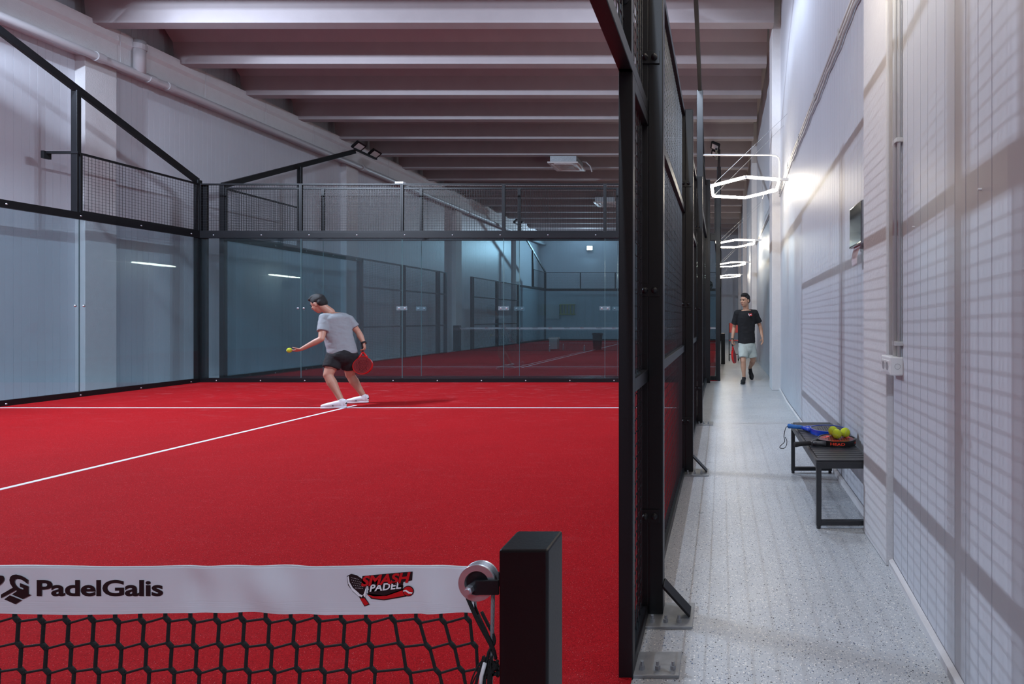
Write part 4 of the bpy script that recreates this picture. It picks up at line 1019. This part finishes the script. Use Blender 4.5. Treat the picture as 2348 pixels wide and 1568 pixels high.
def loft(mb, secs, n=28):
    """closed tube through elliptical sections (centre, side vector, front vector, half width, half depth)"""
    fine = []
    for a, b in zip(secs[:-1], secs[1:]):
        for q in range(4):
            t_ = q/4; fine.append([x*(1-t_)+y*t_ for x, y in zip(a, b)])
    fine.append(list(secs[-1]))
    for _ in range(2):
        fine = [fine[0]]+[[(x+2*y+z)/4 for x, y, z in zip(fine[i-1], fine[i], fine[i+1])] for i in range(1, len(fine)-1)]+[fine[-1]]
    vs = []
    for c, l, f, a, b in fine:
        l = l.normalized(); f = f.normalized()
        for k in range(n):
            q = 2*PI*k/n; cx, sx = math.cos(q), math.sin(q)
            vs.append(c+l*a*math.copysign(abs(cx)**.85, cx)+f*b*math.copysign(abs(sx)**.85, sx))
    m = len(fine); fs = [(i*n+k, i*n+(k+1) % n, (i+1)*n+(k+1) % n, (i+1)*n+k) for i in range(m-1) for k in range(n)]
    fs += [tuple(range(n-1, -1, -1)), tuple(range((m-1)*n, m*n))]
    mb.add(vs, fs)
def torso_mesh(mb, pel, chest, neck, lsh, rsh, fwd, k=0.0, s=1.0, hem=0.0):
    pel, chest, neck, lsh, rsh = map(Vector, (pel, chest, neck, lsh, rsh)); up = (chest-pel).normalized()
    l = (lsh-rsh); l = (l-up*l.dot(up)).normalized(); f = l.cross(up)
    sh = (lsh+rsh)/2; L = lambda t_: pel.lerp(chest, t_)
    secs = [(L(-.28)-up*hem, l, f, .150*s+k*1.4, .112*s+k*1.4), (L(.0), l, f, .162*s+k*1.2, .120*s+k*1.2), (L(.35), l, f, .150*s+k*1.3, .108*s+k*1.3),
            (L(.68), l, f, .165*s+k, .118*s+k), (L(1.0), l, f, .182*s+k, .122*s+k), (chest.lerp(sh, .7)+up*.02, l, f, .172*s+k, .105*s+k),
            (sh.lerp(neck, .35)+up*.035, l, f, .125*s+k*.6, .080*s+k*.6), (neck.lerp(sh, .12), l, f, .060*s+k*.5, .058*s+k*.5)]
    loft(mb, secs)
    for q in (lsh, rsh): mb.cap(q, .056*s+k*.8, sh.lerp(q, .45), .062*s+k*.8)
    return f, l, up
def folds(o, amp, fr_, seed=0):
    import mathutils
    for v_ in o.data.vertices:
        n_ = mathutils.noise.noise(Vector((v_.co.x*9+seed, v_.co.y*9, v_.co.z*15)))+.5*mathutils.noise.noise(Vector((v_.co.x*22, v_.co.y*22+seed, v_.co.z*34)))
        v_.co += v_.normal*n_*amp

# --- player on the court (bending forward, facing left, seen from behind his left side)
P = thing('person', (-5.4, 7.8, 0), 'man in grey t-shirt and black shorts bending to serve on the red court', 'person')
hc = px(731, 697, 7.74); neck = px(757, 716, 7.79); chest = px(768, 739, 7.79); pel = px(785, 806, 7.80)
lsh, rsh = px(744, 729, 7.67), px(799, 733, 7.90)
lel, lwr = px(737, 777, 7.52), px(692, 800, 7.44)
rel, rwr = px(822, 762, 7.98), px(834, 786, 7.93)
lhip, rhip = px(769, 818, 7.73), px(801, 818, 7.86)
lkn, rkn = px(752, 860, 7.62), px(803, 860, 7.95)
lan, ran = px(778, 919, 7.60), px(828, 907, 8.02)
lheel, ltoe = Vector((px(788, 938, 7.56).x, 7.58, .012)), Vector((px(738, 938, 7.50).x-.0, 7.50, .012))
rheel, rtoe = Vector((px(840, 925, 8.03).x, 8.04, .012)), Vector((px(797, 925, 8.0).x, 7.98, .012))
lan = lheel+Vector((-.05, .005, .105)); ran = rheel+Vector((-.05, 0, .105))
hf, hu = Vector((-.88, .10, -.42)), Vector((-.50, 0, .86))
mb = MB(); add_head(mb, hc, hf, hu, 1.06)
f_, l_, u_ = frame_from(hf, hu)
mb.cap(hc-f_*.03-u_*.05, .058, neck, .062)
torso_mesh(mb, pel, chest, neck, lsh, rsh, (-1, 0, 0))
arm_mesh(mb, lsh, lel, lwr); arm_mesh(mb, rsh, rel, rwr)
leg_mesh(mb, lhip, lkn, lan, 1.06); leg_mesh(mb, rhip, rkn, ran, 1.06); foot(mb, lan, lheel, ltoe, .9); foot(mb, ran, rheel, rtoe, .9)
hand(mb, lwr, (-.95, -.05, -.30), (.0, .25, .95), .42, 1.0, 1)
hand(mb, rwr, (.25, -.1, -.93), (-.9, -.3, -.1), .85, 1.0, -1)
body = voxel(mb, 'body', M['skin'], P, .006, 4)
face_bits(body, hc, hf, hu, 1.06, 'hair')
mb = MB(); torso_mesh(mb, pel, chest, neck-(hc-neck)*.10, lsh, rsh, (-1, 0, 0), .018, 1.0, -.06)
for a_, b_, e_ in ((lsh, lel, .66), (rsh, rel, .60)):
    mb.ell(a_, .068, 16, 10); mb.tube(a_, a_.lerp(b_, e_), .068, 20, .070)
sh_ = voxel(mb, 't_shirt', M['grey_shirt'], P, .009, 5); folds(sh_, .005, None, 1)
mb = MB(); mb.ell(pel+Vector((0, 0, -.06)), (.16, .185, .15), 18, 12)
for h_, k_, in ((lhip, lkn), (rhip, rkn)):
    e_ = h_.lerp(k_, .62); mb.tube(h_, e_, .118, 22, .108); mb.ell(h_, .118, 16, 10)
so = voxel(mb, 'shorts', M['black_cloth'], P, .009, 3); folds(so, .005, None, 5)
shoe(P, lan, lheel, ltoe, M['shoe'], M['shoe'], 'shoe', 1.0, M['shoe_black']); shoe(P, ran, rheel, rtoe, M['shoe'], M['shoe'], 'shoe', 1.0, M['shoe_black'])
mb = MB(); d = (rwr-rel).normalized(); mb.lathe(rwr-d*.012, d, [(.030, 0), (.033, .004), (.033, .026), (.030, .030)], 20); mb.build('wristband', M['black_cloth'], P, smooth=True)
ball(px(663.5, 803, 7.40)+Vector((0, 0, 0)), 'yellow ball in the left hand of the serving player', .7)
rh = rwr+Vector((.25, -.1, -.93)).normalized()*.075+Vector((-.02, -.01, 0))
hd = px(832, 829, 7.86); ux = (hd-rh).normalized()
racket('red padel racket held low behind the serving player', rh+ux*.262, ux, (.95, .25, .1), dict(rim=M['red'], face=M['maroon'], throat=M['red'], grip=M['blackgrip']))

# --- man walking down the corridor towards the camera
Wp = thing('person', (.48, 10.7, 0), 'man in black t-shirt and pale shorts walking down the corridor', 'person')
hc = px(1708, 689, 10.62); neck = px(1710, 709, 10.68); chest = px(1711, 727, 10.70); pel = px(1712, 785, 10.74)
lsh, rsh = px(1731, 717, 10.72), px(1690, 718, 10.66)
lel, lwr = px(1743, 748, 10.78), px(1748, 773, 10.62)
rel, rwr = px(1683, 751, 10.78), px(1679, 778, 10.66)
lhip, rhip = px(1721, 792, 10.76), px(1703, 792, 10.72)
lkn, rkn = px(1727, 826, 10.80), px(1704, 829, 10.58)
rheel, rtoe = Vector((px(1706, 878, 10.55).x, 10.60, .006)), Vector((px(1702, 880, 10.38).x, 10.35, .006))
ran = rheel+Vector((0, -.02, .10))
lheel, ltoe = px(1719, 853, 11.18), px(1724, 867.5, 11.05); ltoe.z = .012
lan = lheel+Vector((0, -.03, .085))
hf, hu = Vector((-.62, -.78, -.04)), Vector((0, 0, 1))
mb = MB(); f_, l_, u_ = add_head(mb, hc, hf, hu, 1.08)
mb.cap(hc-f_*.03-u_*.06, .056, neck, .060)
torso_mesh(mb, pel, chest, neck, lsh, rsh, (0, -1, 0), 0, .94)
arm_mesh(mb, lsh, lel, lwr, .92); arm_mesh(mb, rsh, rel, rwr, .92)
leg_mesh(mb, lhip, lkn, lan, .95); leg_mesh(mb, rhip, rkn, ran, .95); foot(mb, ran, rheel, rtoe, .85); mb.cap(lan, .032, lheel.lerp(ltoe, .5)+Vector((0, -.01, .02)), .018)
hand(mb, lwr, (.08, -.1, -1), (-.9, -.3, 0), .35, 1.0, -1)
hand(mb, rwr, (.02, -.15, -1), (.9, -.2, 0), .85, 1.0, 1)
body = voxel(mb, 'body', M['skin2'], Wp, .006, 4)
face_bits(body, hc, hf, hu, 1.08, 'hair')
mb = MB(); torso_mesh(mb, pel, chest, neck-(hc-neck)*.10, lsh, rsh, (0, -1, 0), .020, .92, -.135)
for a_, b_ in ((lsh, lel), (rsh, rel)):
    mb.ell(a_, .064, 16, 10); mb.tube(a_, a_.lerp(b_, .72), .062, 18, .074)
ts = voxel(mb, 't_shirt', M['black_cloth'], Wp, .009, 4); folds(ts, .005, None, 3)
mb = MB(); mb.ell(pel+Vector((0, 0, -.04)), (.160, .130, .15), 18, 12); mb.ell(pel+Vector((0, 0, -.12)), (.14, .12, .12), 18, 12)
for h_, k_ in ((lhip, lkn), (rhip, rkn)):
    mb.tube(h_+Vector((0, 0, .02)), h_.lerp(k_, .78), .098, 22, .100); mb.ell(h_, .100, 16, 10)
so = voxel(mb, 'shorts', M['mint_cloth'], Wp, .009, 3); folds(so, .005, None, 9)
shoe(Wp, ran, rheel, rtoe, M['shoe_black'], M['shoe_black'], 'shoe', 1.0); shoe(Wp, lan, lheel, ltoe, M['shoe_black'], M['shoe_black'], 'shoe', .95)
mb = MB(); d = (rwr-rel).normalized(); mb.lathe(rwr-d*.01, d, [(.028, 0), (.030, .003), (.030, .014), (.028, .017)], 20); mb.build('wristband', M['black_cloth'], Wp, smooth=True)
# chest print
def cf(px0, py0):
    p = px(px0, py0, 10.70); return lambda a_, b_, c_: (p.x+a_, 10.70-.168-c_-0.0*a_, p.z+b_)
pr = curve_mesh('chest_print', [[(-.004, .0), (.060, .004), (.066, -.045), (.012, -.050)]], .002, cf(1716, 719), M['inkred'], ts)
curve_mesh('chest_print', [[(-.012, .004), (-.002, .0), (.018, -.052), (.012, -.054), (-.006, -.026)]], .002, lambda a_, b_, c_: Vector(cf(1716, 719)(a_, b_, c_))+Vector((0, -.002, 0)), M['inkwhite'], ts)
curve_mesh('chest_print', [[(.012, -.018), (.050, -.012), (.052, -.024), (.016, -.030)]], .002, lambda a_, b_, c_: Vector(cf(1716, 719)(a_, b_, c_))+Vector((0, -.003, 0)), M['inkwhite'], ts)
g0 = rwr+Vector((.02, -.15, -1)).normalized()*.08
ux = (px(1682, 812, 10.62)-g0).normalized()
racket('red padel racket carried low by the man walking in the corridor', g0+ux*.262, ux, (.25, 1, 0), dict(rim=M['red'], face=M['maroon'], throat=M['red'], grip=M['blackgrip']))
